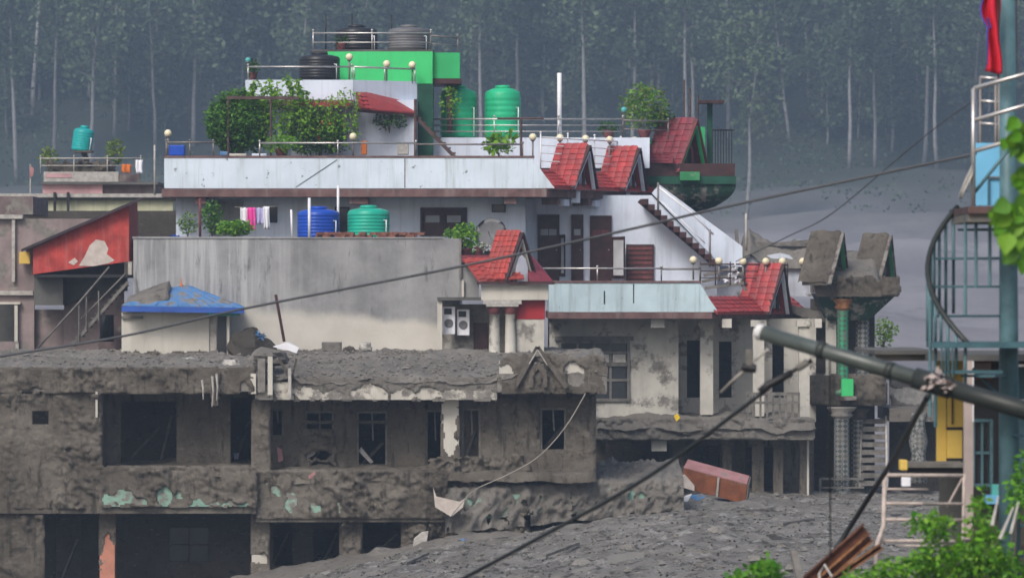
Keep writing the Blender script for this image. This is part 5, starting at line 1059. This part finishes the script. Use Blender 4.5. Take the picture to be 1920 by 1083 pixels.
# things on the muddy roof
random.seed(71)
def lump(name, label, px, py, Y, r, mat, cat, sq=.7, seed=0):
    c = P(px, py, Y); m = MB(); vs = []; n, k = 14, 9
    for j in range(k + 1):
        for i in range(n):
            a = 2 * math.pi * i / n; t = math.pi * j / k; v_ = Vector((math.sin(t) * math.cos(a), math.sin(t) * math.sin(a), math.cos(t))); vs.append(c + Vector((v_.x * r, v_.y * r, v_.z * r * sq)) * (1 + .35 * fb(v_ * 1.7 + Vector((seed, 0, 0)), 3)))
    m.add(vs, [(j * n + i, (j + 1) * n + i, (j + 1) * n + (i + 1) % n, j * n + (i + 1) % n) for j in range(k) for i in range(n)]); return tag(m.build(name, mat, None), label, cat)
lump('mud_mound', 'dark mud mound with a blue rag on top beside the blue hut', 470, 658, 140.8, .75, 'mud_dark', 'mud mound', .85, 1); tag(cloud(MB(), P(483, 629, 140.3), (.17, .12, .1), 60, .14).build('blue_rag', 'tin_blue', None), 'blue rag on top of the dark mud mound', 'rag')
lump('stone', 'pale stone at the edge of the muddy roof by the hut post', 433, 683, 136.5, .26, 'stone_pale', 'stone', .6, 2); lump('stone', 'pale lump at the foot of the cream hut wall', 350, 682, 138.5, .3, 'stone_pale', 'stone', .6, 3); lump('stone', 'brown mud lump in front of the cream hut', 300, 690, 138, .3, 'mud_light', 'stone', .55, 4)
lump('stone', 'small pale block on the muddy roof below the cream wall', 685, 650, 142, .2, 'stone_pale', 'stone', .8, 6); lump('stone', 'dark lump on the muddy roof near the wooden crate', 655, 658, 141.6, .18, 'mud_dark', 'stone', .8, 7)
tag(MB().pbox(603, 641, 640, 658, 141.6, 142.1).build('wooden_box', 'wood_grey', None, bevel=.02), 'brown wooden crate on the muddy roof against the cream wall', 'crate')
tag(MB().bar(P(533, 640, 141.5), P(517, 552, 141.4), .085, .085).build('iron_stake', 'maroon', None), 'dark red iron stake leaning on the cream wall', 'stake'); sheet('white_plastic', 'cloth_white', [(512, 650), (540, 642), (560, 652), (556, 662), (545, 658)], 140.2, 'white plastic scrap at the foot of the iron stake', 'scrap', .2)
bt_ = thing('broken_balustrade', 'broken cream balustrade pieces standing in the roof mud', 'balustrade', P(510, 740, 135.4))
for a, b, e, w_, mt in ((483, 672, 735, 14, 'cream_muddy'), (502, 668, 740, 9, 'cream'), (540, 690, 745, 6, 'stone_pale'), (470, 700, 738, 10, 'cream')): part('baluster', mt, bt_, (a, b, a + w_, e, 135.12, 135.3))
MB().bar(P(522, 668, 135.2), P(540, 705, 135.2), .07, .07).bar(P(556, 672, 135.3), P(545, 720, 135.3), .06, .06).build('leaning_piece', 'mud_wall', bt_); lump('mud_mound', 'lumpy mud mound capping the broken balustrade', 505, 670, 136.2, .55, 'mud', 'mud mound', .5, 9)
# loose stones and clods over the flow (uncountable)
random.seed(81); m = MB(); ico = [(0, 0, 1), (.9, 0, .2), (-.3, .85, .25), (-.5, -.8, .1), (.2, .3, -.6)]
def clod(m, x, y, z, r): m.add([(x + a * r * random.uniform(.6, 1.2), y + b * r * random.uniform(.6, 1.2), z + c * r * .7) for a, b, c in ico], [(0, 1, 2), (0, 2, 3), (0, 3, 1), (1, 4, 2), (2, 4, 3), (3, 4, 1)])
for i in range(9000):
    y = random.uniform(99, 149); x = random.uniform(X(380, y), X(1960, y))
    if noise.noise(Vector((x * .5, y * .3, 8))) < -.1: continue
    clod(m, x, y, height(x, y) + .01, random.choice((.015, .02, .025, .03, .035, .05, .08)))
o = m.build('loose_clods', 'mud_light', None); o['kind'] = 'stuff'; o['label'] = 'loose clods and stones strewn over the mud flow'; o['category'] = 'clods'
m = MB()
for i in range(2600):
    y = random.uniform(YF, 142.8); x = random.uniform(x0 + .2, x1 - .3); clod(m, x, y, roofz(x, y) + .05, random.choice((.02, .03, .05, .08)))
o = m.build('roof_rubble', 'mud_light', fo); o['kind'] = 'stuff'
m = MB()
for i in range(6000):
    y = random.uniform(99, 149); x = random.uniform(X(380, y), X(1960, y)); clod(m, x, y, height(x, y) + .005, random.choice((.02, .025, .03, .04, .06)))
o = m.build('loose_clods', 'mud_dark', None); o['kind'] = 'stuff'; o['label'] = 'dark wet clods strewn over the mud flow'; o['category'] = 'clods'
m = MB()
for i in range(230):
    y = 100 + 49 * random.random() ** .8; x = random.uniform(X(420, y), X(1900, y)); clod(m, x, y, height(x, y) + .02, random.choice((.08, .1, .12, .15, .2)))
o = m.build('loose_rubble', 'mud_light', None); o['kind'] = 'stuff'; o['label'] = 'broken grey rubble scattered over the mud flow'; o['category'] = 'rubble'
random.seed(83)
boul = [(1180, 1030, 112), (1340, 1000, 118), (960, 1040, 116), (1420, 1050, 108), (1560, 970, 128), (1090, 1060, 110), (700, 1068, 122), (1250, 975, 128)]
for i, (px, py, Y) in enumerate(boul):
    q = P(px, py, Y); Y = 9000 * (CZ - h0(q.x, Y)) / (py - 541.5); q = P(px, py, Y)
    lump('boulder', ['grey boulder in the middle of the mud flow', 'half sunk boulder below the pink cabinet', 'flat boulder near the thick cable', 'boulder above the green leafy tuft', 'boulder near the hanging straight wire', 'small boulder at the bottom of the mud flow under the cable', 'flat stone at the lower left edge of the mud flow', 'stone at the mud edge left of the blue scrap'][i], px, py, Y, random.uniform(.18, .34), 'mud_light', 'boulder', .6, i * 3)
beams = [(1020, 1050, 1085, 1040, 113), (1300, 1042, 1345, 1052, 109), (1465, 985, 1530, 978, 124), (760, 1062, 800, 1050, 124), (1390, 965, 1440, 972, 132)]
for i, (a, b, c, d_, Y) in enumerate(beams):
    Y = 9000 * (CZ - h0(X(a, Y), Y)) / (b - 541.5); p0_ = P(a, b, Y); p1_ = Vector((X(c, Y), Y - .4 if d_ > b else Y + 1.2, 0)); p1_.z = height(p1_.x, p1_.y) + .1; p0_.z = height(p0_.x, p0_.y) + .08
    tag(MB().bar(p0_, p1_, .11, .07).build('driftwood_beam', 'wood_grey', None), ['grey timber lying in the mud beneath the thick cable', 'short timber sunk in the lower middle of the mud', 'timber lying in the mud left of the ladder frame', 'short timber at the left edge of the mud flow', 'timber just below the pink cabinet'][i], 'timber')
# wreckage inside the dark rooms
wr = [(236, 868, 300, 800, 138.6), (300, 872, 322, 780, 139), (440, 870, 466, 790, 138.4), (580, 875, 618, 812, 137.6), (680, 868, 718, 830, 137.7), (512, 1060, 545, 990, 138.6), (598, 1070, 632, 1000, 138.7), (690, 1045, 745, 1000, 136.8), (325, 1050, 385, 1010, 138.9), (875, 852, 895, 800, 136.8), (1020, 840, 1055, 800, 136.9), (115, 1090, 146, 1010, 139)]
for i, (a, b, c, d_, Y) in enumerate(wr):
    tag(MB().bar(P(a, b, Y), P(c, d_, Y + .5), .09, .05).build('broken_timber', 'wood_grey', None), 'muddy timber leaning inside the ' + ['big dark room at left', 'big dark room at left, steeper one', 'narrow doorway left of the mud column', 'first middle window', 'second middle window', 'lower narrow opening beside the cream patched column', 'lower opening under the middle balcony', 'lower square window above the mud', 'four paned lower window', 'opening right of the cream column', 'opening behind the hanging rope', 'lower left doorway'][i], 'timber')
# ================================================================== cables
def cable(label, pts, r, mat='cable', name='cable', n=8, cat='cable'):
    ps = [P(*p) for p in pts]; out = []
    for i in range(len(ps) - 1):      # Catmull-Rom
        a, b, c, d_ = ps[max(0, i - 1)], ps[i], ps[i + 1], ps[min(len(ps) - 1, i + 2)]
        for k in range(8): t = k / 8; out.append(.5 * ((2 * b) + (c - a) * t + (2 * a - 5 * b + 4 * c - d_) * t * t + (3 * b - a - 3 * c + d_) * t ** 3))
    out.append(ps[-1]); return tag(MB().tube(out, r, n).build(name, mat, None, smooth=True), label, cat)
cable('thick black cable sagging from the fallen pole down to the lower left', [(1522, 675, 38), (1460, 712, 38), (1400, 758, 38), (1215, 893, 38.5), (1000, 1013, 39), (865, 1085, 39.5), (700, 1170, 40)], .017)
cable('long grey cable crossing the whole view from lower left to the landing rail', [(-120, 690, 58), (0, 668, 57), (230, 630, 55), (460, 578, 53), (870, 498, 50), (1180, 430, 48), (1340, 392, 47), (1560, 345, 46), (1830, 288, 45)], .014, 'cable_grey')
cable('thin grey cable hanging from the landing railing corner', [(1826, 188, 45.1), (1760, 235, 46), (1690, 292, 47), (1560, 400, 49), (1480, 442, 50), (1380, 490, 52)], .006, 'cable_grey')
cable('thick black cable running down right of the mud flow past the ladder frame', [(1740, 742, 36.6), (1700, 812, 39), (1672, 865, 42), (1640, 915, 43.5), (1595, 985, 44), (1545, 1065, 44), (1500, 1140, 44)], .024)
cable('thin straight black wire hanging from the fallen pole to the mud', [(1556, 668, 36.8), (1556, 850, 37), (1557, 1045, 37.2)], .007)
cable('pale rope hanging from the muddy gable down to the mud heap', [(1098, 737, 135), (1060, 800, 134.9), (1010, 855, 134.8), (950, 890, 134.7), (895, 915, 134.6), (872, 935, 134.6), (845, 968, 134.6)], .015, 'rope', 'rope', cat='rope')
cable('pale short rope tied to the pole clamp over the cream wall', [(1400, 690, 38), (1375, 712, 38), (1352, 735, 38.2)], .011, 'rope', 'rope', cat='rope')
# ================================================================== fallen lamp pole
pl = thing('fallen_pole', 'fallen green grey tubular steel pole with a white capped end', 'pole', P(1940, 800, 32))
a, b = P(1424, 622, 38), P(1990, 789, 37); mid = a.lerp(b, .60)
MB().tube([a, a.lerp(b, .3), mid], .058, 16, .066).build('upper_tube', 'pole_green', pl, smooth=True); MB().tube([mid, mid.lerp(b, .5), b], .070, 16, .075).build('lower_tube', 'pole_dark', pl, smooth=True)
for t in (.21, .44): q = a.lerp(b, t); dr = (b - a).normalized(); MB().tube([q - dr * .03, q + dr * .03], .066 + .012 * t, 16).build('clamp_band', 'pole_dark', pl, smooth=True)
dr = (b - a).normalized(); MB().lathe(a, [(.01, -.035), (.05, -.03), (.066, -.005), (.064, .03)], 16, axis=dr).build('end_cap', 'cap_white', pl, smooth=True)
MB().tube([mid - dr * .2, mid - dr * .05, mid + dr * .1], .084, 16).build('coupling', 'pole_dark', pl, smooth=True); cloud(MB(), mid + Vector((.02, -.1, .02)), (.14, .05, .08), 40, .07).build('tape_tatters', 'post_pink', pl)
cp = thing('cable_clamp', 'black cable clamp hanging under the fallen pole', 'clamp', P(1405, 700, 38))
MB().tube([P(1440, 655, 37.9), P(1415, 675, 38), P(1404, 690, 38)], .012).build('hook', 'stone_pale', cp); MB().bar(P(1404, 655, 38), P(1404, 690, 38), .05, .05).build('strut', 'wood_grey', cp); MB().tube([P(1390, 688, 38), P(1418, 691, 38)], .035).build('insulator', 'black_iron', cp)
cp2 = thing('cable_joint', 'dark lumpy joint on the thick black cable', 'cable joint', P(1450, 720, 38)); MB().tube([P(1425, 735, 37.95), P(1440, 722, 37.95), P(1462, 710, 37.95), P(1485, 698, 37.95)], .034, 8, .028).build('sleeve', 'black_iron', cp2, smooth=True); MB().tube([P(1495, 690, 37.9), P(1515, 678, 37.9)], .03).build('spacer', 'wood_grey', cp2)
# ================================================================== spiral stair and landing
YS = 45.0; sp = thing('spiral_stair', 'teal painted steel spiral stair with curved handrail', 'stair', P(1893, 1140, YS)); cx = X(1893, YS)
MB().tube([P(1893, 1160, YS), P(1891, 560, YS), P(1889, -60, YS)], .105, 18, .07).build('central_column', 'teal_steel_light', sp, smooth=True)
R = .765
def hel(ang, py, r=R): return Vector((cx + r * math.cos(math.radians(ang)), YS - r * math.sin(math.radians(ang)), Z(py, YS)))
hp = [hel(236 - 112 * i / 16, 385 + 262 * i / 16) for i in range(17)]
hr = MB().tube(hp, .027).build('handrail', 'pole_dark', sp, smooth=True)
for i in range(14):
    ang = 232 - 8 * i; py = 394 + 18.5 * i; yb = [588, 590, 590, 592, 596, 640, 642, 644, 645, 646, 648, 690, 700, 720][i]
    MB().tube([hel(ang, py), hel(ang, yb)], .0155, 8).build('baluster', 'teal_steel_light', hr, smooth=True)
for i, py in enumerate((427, 482, 535, 590, 645, 700, 756, 812, 868, 925, 982, 1040)):
    a0_ = 262 - 26 * i; vs = []
    for z_ in (-.022, .0):
        for ang, r in ((a0_, .10), (a0_, R), (a0_ - 13, R), (a0_ - 26, R), (a0_ - 26, .10)): q = hel(ang, py, r); q.z += z_; vs.append(q)
    MB().add(vs, [(4, 3, 2, 1, 0), (5, 6, 7, 8, 9)] + [(j, (j + 1) % 5, (j + 1) % 5 + 5, j + 5) for j in range(5)]).build('tread', 'teal_steel', sp)
for px, b, e, mt in ((1810, 395, 590, 'teal_steel_light'), (1830, 400, 538, 'teal_steel_light'), (1856, 400, 535, 'teal_steel_light'), (1744, 560, 780, 'teal_steel_light'), (1754, 640, 800, 'teal_steel')): MB().tube([P(px, b, YS - .45), P(px, e, YS - .45)], .016, 8).build('baluster', mt, hr)
MB().tube([P(1878, 528, YS + .3), P(1878, 640, YS + .3)], .02).build('support', 'brown_iron', sp)
part('mid_landing', 'teal_steel', sp, (1748, 641, 1960, 652, YS - .7, YS - .05)); part('landing_bar', 'teal_steel', sp, (1748, 694, 1880, 700, YS - .7, YS - .6))
MB().tube([P(1824, 690, YS - .3), P(1900, 770, YS - .3)], .014).build('brace', 'teal_steel', sp)
for px in (1766, 1772, 1778, 1786): MB().tube([P(px, 650, YS - .72), P(px, 720, YS - .72)], .008).build('baluster', 'teal_steel', sp)
ld = thing('roof_landing', 'upper landing with steel rails and sky blue panel', 'landing', P(1890, 415, YS - .2))
part('landing_slab', 'brown_iron', ld, (1815, 387, 1990, 400, YS - .9, YS + 1)); part('slab_edge', 'mud_light', ld, (1815, 400.4, 1990, 416, YS - .85, YS + .9)); part('blue_panel', 'sky_blue', ld, (1829, 268, 1881, 385, YS + .4, YS + .43)); part('panel_edge', 'maroon_mud', ld, (1852, 331, 1883, 334, YS + .37, YS + .39)); part('blue_panel', 'teal_steel_light', ld, (1884, 268, 1990, 385, YS + .45, YS + .48))
part('panel_post', 'teal_steel', ld, (1852, 334, 1855, 385, YS + .36, YS + .38)); c0_ = P(1825, 386, YS - .85); tl = MB().tube([c0_, P(1825, 166, YS - .85)], .021, 8).build('corner_post', 'steel', ld, smooth=True)
for y0, y1 in ((166, 138), (226, 196), (284, 254)): MB().tube([P(1825, y0, YS - .85), P(1990, y1 - 18, YS - .85)], .02, 8).build('rail', 'steel', ld, smooth=True)
for y0 in (145, 189, 231): MB().tube([P(1838, y0, YS + .7), P(1886, y0 + 4, YS + .7)], .014, 8).build('rail', 'steel', ld, smooth=True)
for px, y0 in ((1838, 143), (1867, 150), (1873, 150)): MB().tube([P(px, 386, YS + .7), P(px, y0, YS + .7)], .014, 8).build('rail_post', 'steel_dull', ld, smooth=True)
MB().tube([P(1828, 360, YS - .8), P(1906, 262, YS - .8)], .016, 8).build('stair_handrail', 'teal_steel_light', ld, smooth=True); MB().tube([P(1905, 150, YS + .2), P(1905, -40, YS + .2)], .014).build('rail_post', 'steel_dull', ld)
rg_ = MB(); L_ = [(1823, 304), (1818, 318), (1811, 330), (1806, 344), (1801, 358), (1799, 372)]; wd_ = [2, 7, 11, 10, 9, 5]; vs = []
for k, (px, py) in enumerate(L_):
    for i in range(5): q = P(px + wd_[k] * i / 4, py + 2 * math.sin(i * 2 + k), YS - .88); q.y += .02 * math.sin(i * 2.1 + k); vs.append(q)
rg_.add(vs, [(k * 5 + i, k * 5 + i + 5, k * 5 + i + 6, k * 5 + i + 1) for k in range(5) for i in range(4)])
o = rg_.build('white_rag', 'stone_pale', None, smooth=True); o.modifiers.new('thick', 'SOLIDIFY').thickness = .008; tag(o, 'pale tattered cloth caught outside the landing corner', 'rag')
# drooping flag
fg = thing('drooping_flag', 'limp crimson flag with blue trim hanging on its staff', 'flag', P(1868, 145, YS - .3)); MB().tube([P(1872, 150, YS - .28), P(1872, -40, YS - .28)], .012).build('staff', 'brown_iron', fg)
vs = []; fs_ = []
for j in range(25):
    v_ = j / 24
    for i in range(13): u = i / 12; wd_ = (20 + 18 * math.sin(min(1, v_ * 2.2) * 3.14) * (v_ < .45) + 8 * v_); q = P(1876 - wd_ * u + 2 * math.sin(v_ * 9), -20 + 160 * v_ - 6 * u * (v_ > .9), YS - .3); q.y += .06 * math.sin(u * 9 + v_ * 4); vs.append(q)
for j in range(24):
    for i in range(12): k = j * 13 + i; fs_.append((k, k + 13, k + 14, k + 1))
fc = MB().add(vs, fs_).build('cloth', 'flag_red', fg, smooth=True); fc.modifiers.new('thick', 'SOLIDIFY').thickness = .006
MB().tube([vs[13 * j + 12] - Vector((0, .02, 0)) for j in range(24)], .008, 6).build('trim', 'flag_blue', fg)
MB().tube([vs[13 * j + 8] - Vector((0, .03, 0)) for j in range(8, 12)], .012, 6).build('trim', 'flag_blue', fg)
# ================================================================== near building at right under the stair
nb = thing('near_building', 'dark open fronted building with yellow doors beneath the spiral stair', 'building', P(1860, 1100, 47.5))
part('roof_slab', 'concrete_dark', nb, (1640, 657, 1760, 664, 47.2, 50)); part('roof_slab', 'concrete_dark', nb, (1742, 664.4, 1990, 676, 46.8, 50)); part('roof_beam', 'wood_grey', nb, (1640, 664.4, 1741, 676, 47.3, 47.6))
part('pillar', 'post_pink', nb, (1808, 676.4, 1825, 1010, 46.6, 46.7)); part('back_wall', 'concrete_dark', nb, (1762, 676.4, 1990, 1130, 49, 49.1)); part('yellow_door', 'yellow_paint', nb, (1756, 676.4, 1774, 868, 48, 48.05)); yd = part('yellow_door', 'yellow_paint', nb, (1776, 676.4, 1806, 800, 48, 48.05)); part('door_gap', 'black_iron', yd, (1784.5, 690, 1787, 795, 47.98, 47.995))
part('yellow_panel', 'yellow_paint', nb, (1776, 806, 1804, 858, 47.9, 48.0)); part('orange_base', 'rust_orange', nb, (1756, 868.4, 1776, 882, 48, 48.05)); part('dark_rail', 'black_iron', nb, (1776, 800.4, 1806, 805.6, 47.9, 48))
part('counter', 'wood_grey', nb, (1700, 868, 1810, 876, 47.2, 47.8)); part('counter_front', 'black_iron', nb, (1700, 876.4, 1808, 892, 47.25, 47.8))
part('salmon_box', 'post_pink', nb, (1826, 680, 1858, 700, 48.3, 48.6)); part('salmon_box', 'cabinet_orange', nb, (1830, 676.4, 1862, 712, 48.7, 48.9))
window(nb, 1822, 785, 1862, 912, 47.4, 'teal_steel_light', 'glass_dark', 2, 2, .03); part('white_edge', 'white_pipe', nb, (1823.6, 676.4, 1826, 790, 46.58, 46.6)); part('teal_ledge', 'teal_paint', nb, (1860, 908, 1885, 928, 46.8, 47.0)); part('blue_ledge', 'sky_blue', nb, (1848, 928.4, 1882, 944, 46.7, 47.0)); part('mud_base', 'mud_wall', nb, (1835, 944.4, 1990, 1100, 46.9, 48))
part('white_rail', 'steel', nb, (1895, 683, 1990, 687, 46.6, 46.64), (1895, 748, 1990, 752, 46.6, 46.64)); part('teal_panel', 'teal_steel', nb, (1904, 690, 1990, 747, 47.5, 47.6)); part('teal_drum', 'teal_steel_light', nb, (1905, 780, 1990, 920, 47.6, 48))
tag(MB().pbox(1688, 862, 1702, 881, 46.9, 47.1).build('yellow_box', 'yellow_paint', None, bevel=.01), 'small yellow box at the end of the dark counter', 'box'); tag(MB().pbox(1691, 894, 1708, 912, 46.8, 46.9).build('white_box', 'cloth_white', None, bevel=.01), 'white box behind the ladder frame', 'box')
random.seed(95)
# ================================================================== ladder frame
lf = thing('ladder_frame', 'rusty cream steel ladder frame standing at the lower right', 'frame', P(1640, 1130, 44.5))
MB().tube([P(1659, 884, 44.5), P(1657, 985, 44.5), P(1645, 1018, 44.4), P(1638, 1130, 44.3)], .022, 8).build('upright', 'ladder', lf, smooth=True); MB().tube([P(1808, 888, 44.6), P(1806, 1000, 44.6), P(1804, 1130, 44.6)], .016, 8).build('upright', 'ladder', lf, smooth=True); MB().tube([P(1649, 1010, 44.45), P(1646, 1130, 44.3)], .014, 8).build('upright', 'ladder', lf, smooth=True)
for a, b, c, r in ((1659, 890, 1806, .018), (1659, 916, 1740, .010), (1659, 943, 1806, .015), (1659, 973, 1806, .015), (1650, 1013, 1800, .016), (1680, 1022, 1790, .010)): MB().tube([P(a, b, 44.5), P(c, b + 1, 44.6)], r, 8).build('rung', 'ladder', lf, smooth=True)
MB().tube([P(1806, 893, 44.6), P(1775, 950, 44.6)], .010).build('brace', 'ladder', lf)
# rusty steel channels
for a, b, c, d_, w_, lb, mt in ((1500, 1100, 1622, 992, .10, 'upper rusty brown steel channel leaning in the lower right', 'rust'), (1525, 1100, 1630, 1008, .07, 'rusty steel channel with an orange edge, just below the upper one', 'rust_orange'), (1550, 1092, 1650, 1024, .045, 'thin rusty bar lowest of the three in the lower right', 'rust_orange')):
    p0_, p1_ = P(a, b, 43.4), P(c, d_, 44.0); t = thing('rusty_beam', lb, 'steel beam', p0_, 'rusty beams in the lower right'); nn = (p1_ - p0_).cross(Vector((0, 1, 0))).normalized()
    MB().bar(p0_, p1_, .02, w_, up=nn).build('web', 'rust', t); MB().bar(p0_ + nn * w_ * .5 - Vector((0, .03, 0)), p1_ + nn * w_ * .5 - Vector((0, .03, 0)), .07, .014, up=nn).build('flange', mt, t); MB().bar(p0_ - nn * w_ * .5 - Vector((0, .03, 0)), p1_ - nn * w_ * .5 - Vector((0, .03, 0)), .07, .014, up=nn).build('flange', mt, t)
tag(MB().bar(P(1488, 1035, 43.5), P(1502, 1100, 43.2), .06, .06).build('grey_stake', 'wood_grey', None), 'short grey stake at the bottom edge beside the rusty beams', 'stake'); tag(MB().tube([P(1538, 1100, 43), P(1536, 1075, 43.1), P(1546, 1058, 43.2), P(1560, 1080, 43)], .012).build('steel_loop', 'stone_pale', None), 'bent grey steel loop around the rusty beams', 'loop')
# ================================================================== foreground greenery
def shrub(label, blobs, Y, s, seed, mats=('leaf_fore', 'leaf_mid'), name='foreground_shrub'):
    random.seed(seed); px, py = blobs[0][0], 1180; base = P(px, py, Y); t = thing(name, label, 'shrub', base); m = MB()
    for (a, b, rx, ry, n) in blobs: e = P(a, b, Y); m.tube([base, base.lerp(e, .5) + rv(.1), e], .014, 6, .004)
    m.build('stem', 'bark', t)
    for q, mt in enumerate(mats):
        mb = MB()
        for (a, b, rx, ry, n) in blobs: cloud(mb, P(a, b, Y), (rx / FPX * Y, .35, ry / FPX * Y), n // len(mats), s, shell=.2, droop=.1, asp=.5, gap=.5, seed=seed + a + q)
        mb.build('foliage', mt, t)
    return t
shrub('big bright green shrub filling the lower right corner', [(1780, 1055, 80, 42, 900), (1845, 1035, 55, 55, 620), (1745, 985, 46, 30, 300), (1700, 1068, 70, 26, 420), (1890, 1072, 45, 36, 400), (1838, 960, 18, 50, 150), (1630, 1080, 50, 14, 150)], 40.5, .07, 5, ('leaf_fore', 'leaf_bright', 'leaf_mid'))
shrub('green leafy tuft at the bottom edge left of the rusty beams', [(1435, 1070, 34, 24, 260), (1385, 1082, 22, 14, 90)], 40, .075, 6); shrub('tall green shrub at the right frame edge beside the teal drum', [(1908, 930, 20, 50, 180), (1918, 870, 12, 30, 60)], 42, .07, 7)
random.seed(97); dr_ = MB()
for a, b, c, d_ in ((1875, 1010, 1900, 950), (1895, 1000, 1910, 940), (1860, 985, 1872, 930)): dr_.tube([P(a, b, 39.8), P(c, d_, 39.9)], .016, 6, .008)
tag(dr_.build('dry_stalks', 'stone_pale', None), 'dry pale stalks standing in the lower right shrub', 'stalks')
# broad leaved vine hanging into the frame at right
vn = thing('broad_leaved_vine', 'broad bright green leaves hanging in at the right edge', 'vine', P(1960, 560, 33)); MB().tube([P(1990, 180, 33.3), P(1930, 260, 33), P(1925, 380, 33), P(1935, 520, 33.1)], .012, 6, .006).build('stem', 'bark', vn)
random.seed(98)
base_l = [(1895, 235, 44, 230), (1915, 240, 46, 260), (1890, 285, 34, 250), (1918, 300, 50, 270), (1912, 355, 44, 255), (1880, 395, 52, 200), (1905, 400, 64, 225), (1890, 420, 70, 250), (1918, 430, 56, 270), (1900, 460, 60, 240), (1875, 450, 56, 262), (1916, 485, 52, 275), (1910, 500, 40, 250), (1860, 410, 30, 190), (1915, 330, 46, 225), (1900, 262, 40, 215), (1885, 262, 42, 268), (1905, 275, 50, 250), (1920, 265, 50, 240), (1896, 335, 44, 262), (1918, 380, 60, 235), (1870, 425, 48, 235), (1905, 440, 66, 262), (1890, 480, 50, 230), (1920, 460, 60, 250), (1880, 412, 60, 215)]
base_l += [(px + random.uniform(-12, 14), py + random.uniform(-22, 22), s_ * random.uniform(.6, .9), an + random.uniform(-40, 40)) for px, py, s_, an in base_l]
for i, (px, py, s, an) in enumerate(base_l):
    q = P(px + 14, py - 14, 33 + (i % 5) * .06); a = math.radians(an); ax = Vector((math.cos(a), random.uniform(-.5, .3), math.sin(a))).normalized(); bx = ax.cross(Vector((random.uniform(-.3, .3), 1, random.uniform(-.2, .5)))).normalized(); nz = ax.cross(bx); L = s / FPX * 33 * .78
    vs = [q]; prof = [(0, 0), (.12, .30), (.32, .44), (.55, .38), (.78, .2), (1, 0)]
    L_ = [q + ax * L * u + bx * L * w_ + nz * L * (.12 * w_ * 2 - .18 * u * u) for u, w_ in prof]; M_ = [q + ax * L * u + nz * L * (-.06 - .18 * u * u) for u, w_ in prof]; R_ = [q + ax * L * u - bx * L * w_ + nz * L * (.12 * w_ * 2 - .18 * u * u) for u, w_ in prof]
    MB().add(L_ + M_ + R_, [(j, j + 6, j + 7, j + 1) for j in range(5)] + [(j + 6, j + 12, j + 13, j + 7) for j in range(5)]).build('leaf', ['leaf_fore', 'leaf_bright', 'leaf_mid'][i % 3], vn, smooth=True)
# ================================================================== haze
hz = MB().box(-560, 560, -65, 1150, -6, 300).build('haze', 'mud', None); hz['kind'] = 'stuff'; hz['label'] = 'thin grey morning haze filling the valley'; hz['category'] = 'haze'
hm = bpy.data.materials.new('haze'); hm.use_nodes = True; hn = hm.node_tree; hn.nodes.clear()
vo = hn.nodes.new('ShaderNodeVolumePrincipled'); ou = hn.nodes.new('ShaderNodeOutputMaterial'); hn.links.new(vo.outputs[0], ou.inputs['Volume'])
vo.inputs['Color'].default_value = (.56, .73, .97, 1); vo.inputs['Density'].default_value = .00058; vo.inputs['Anisotropy'].default_value = .1
hz.data.materials.clear(); hz.data.materials.append(hm)
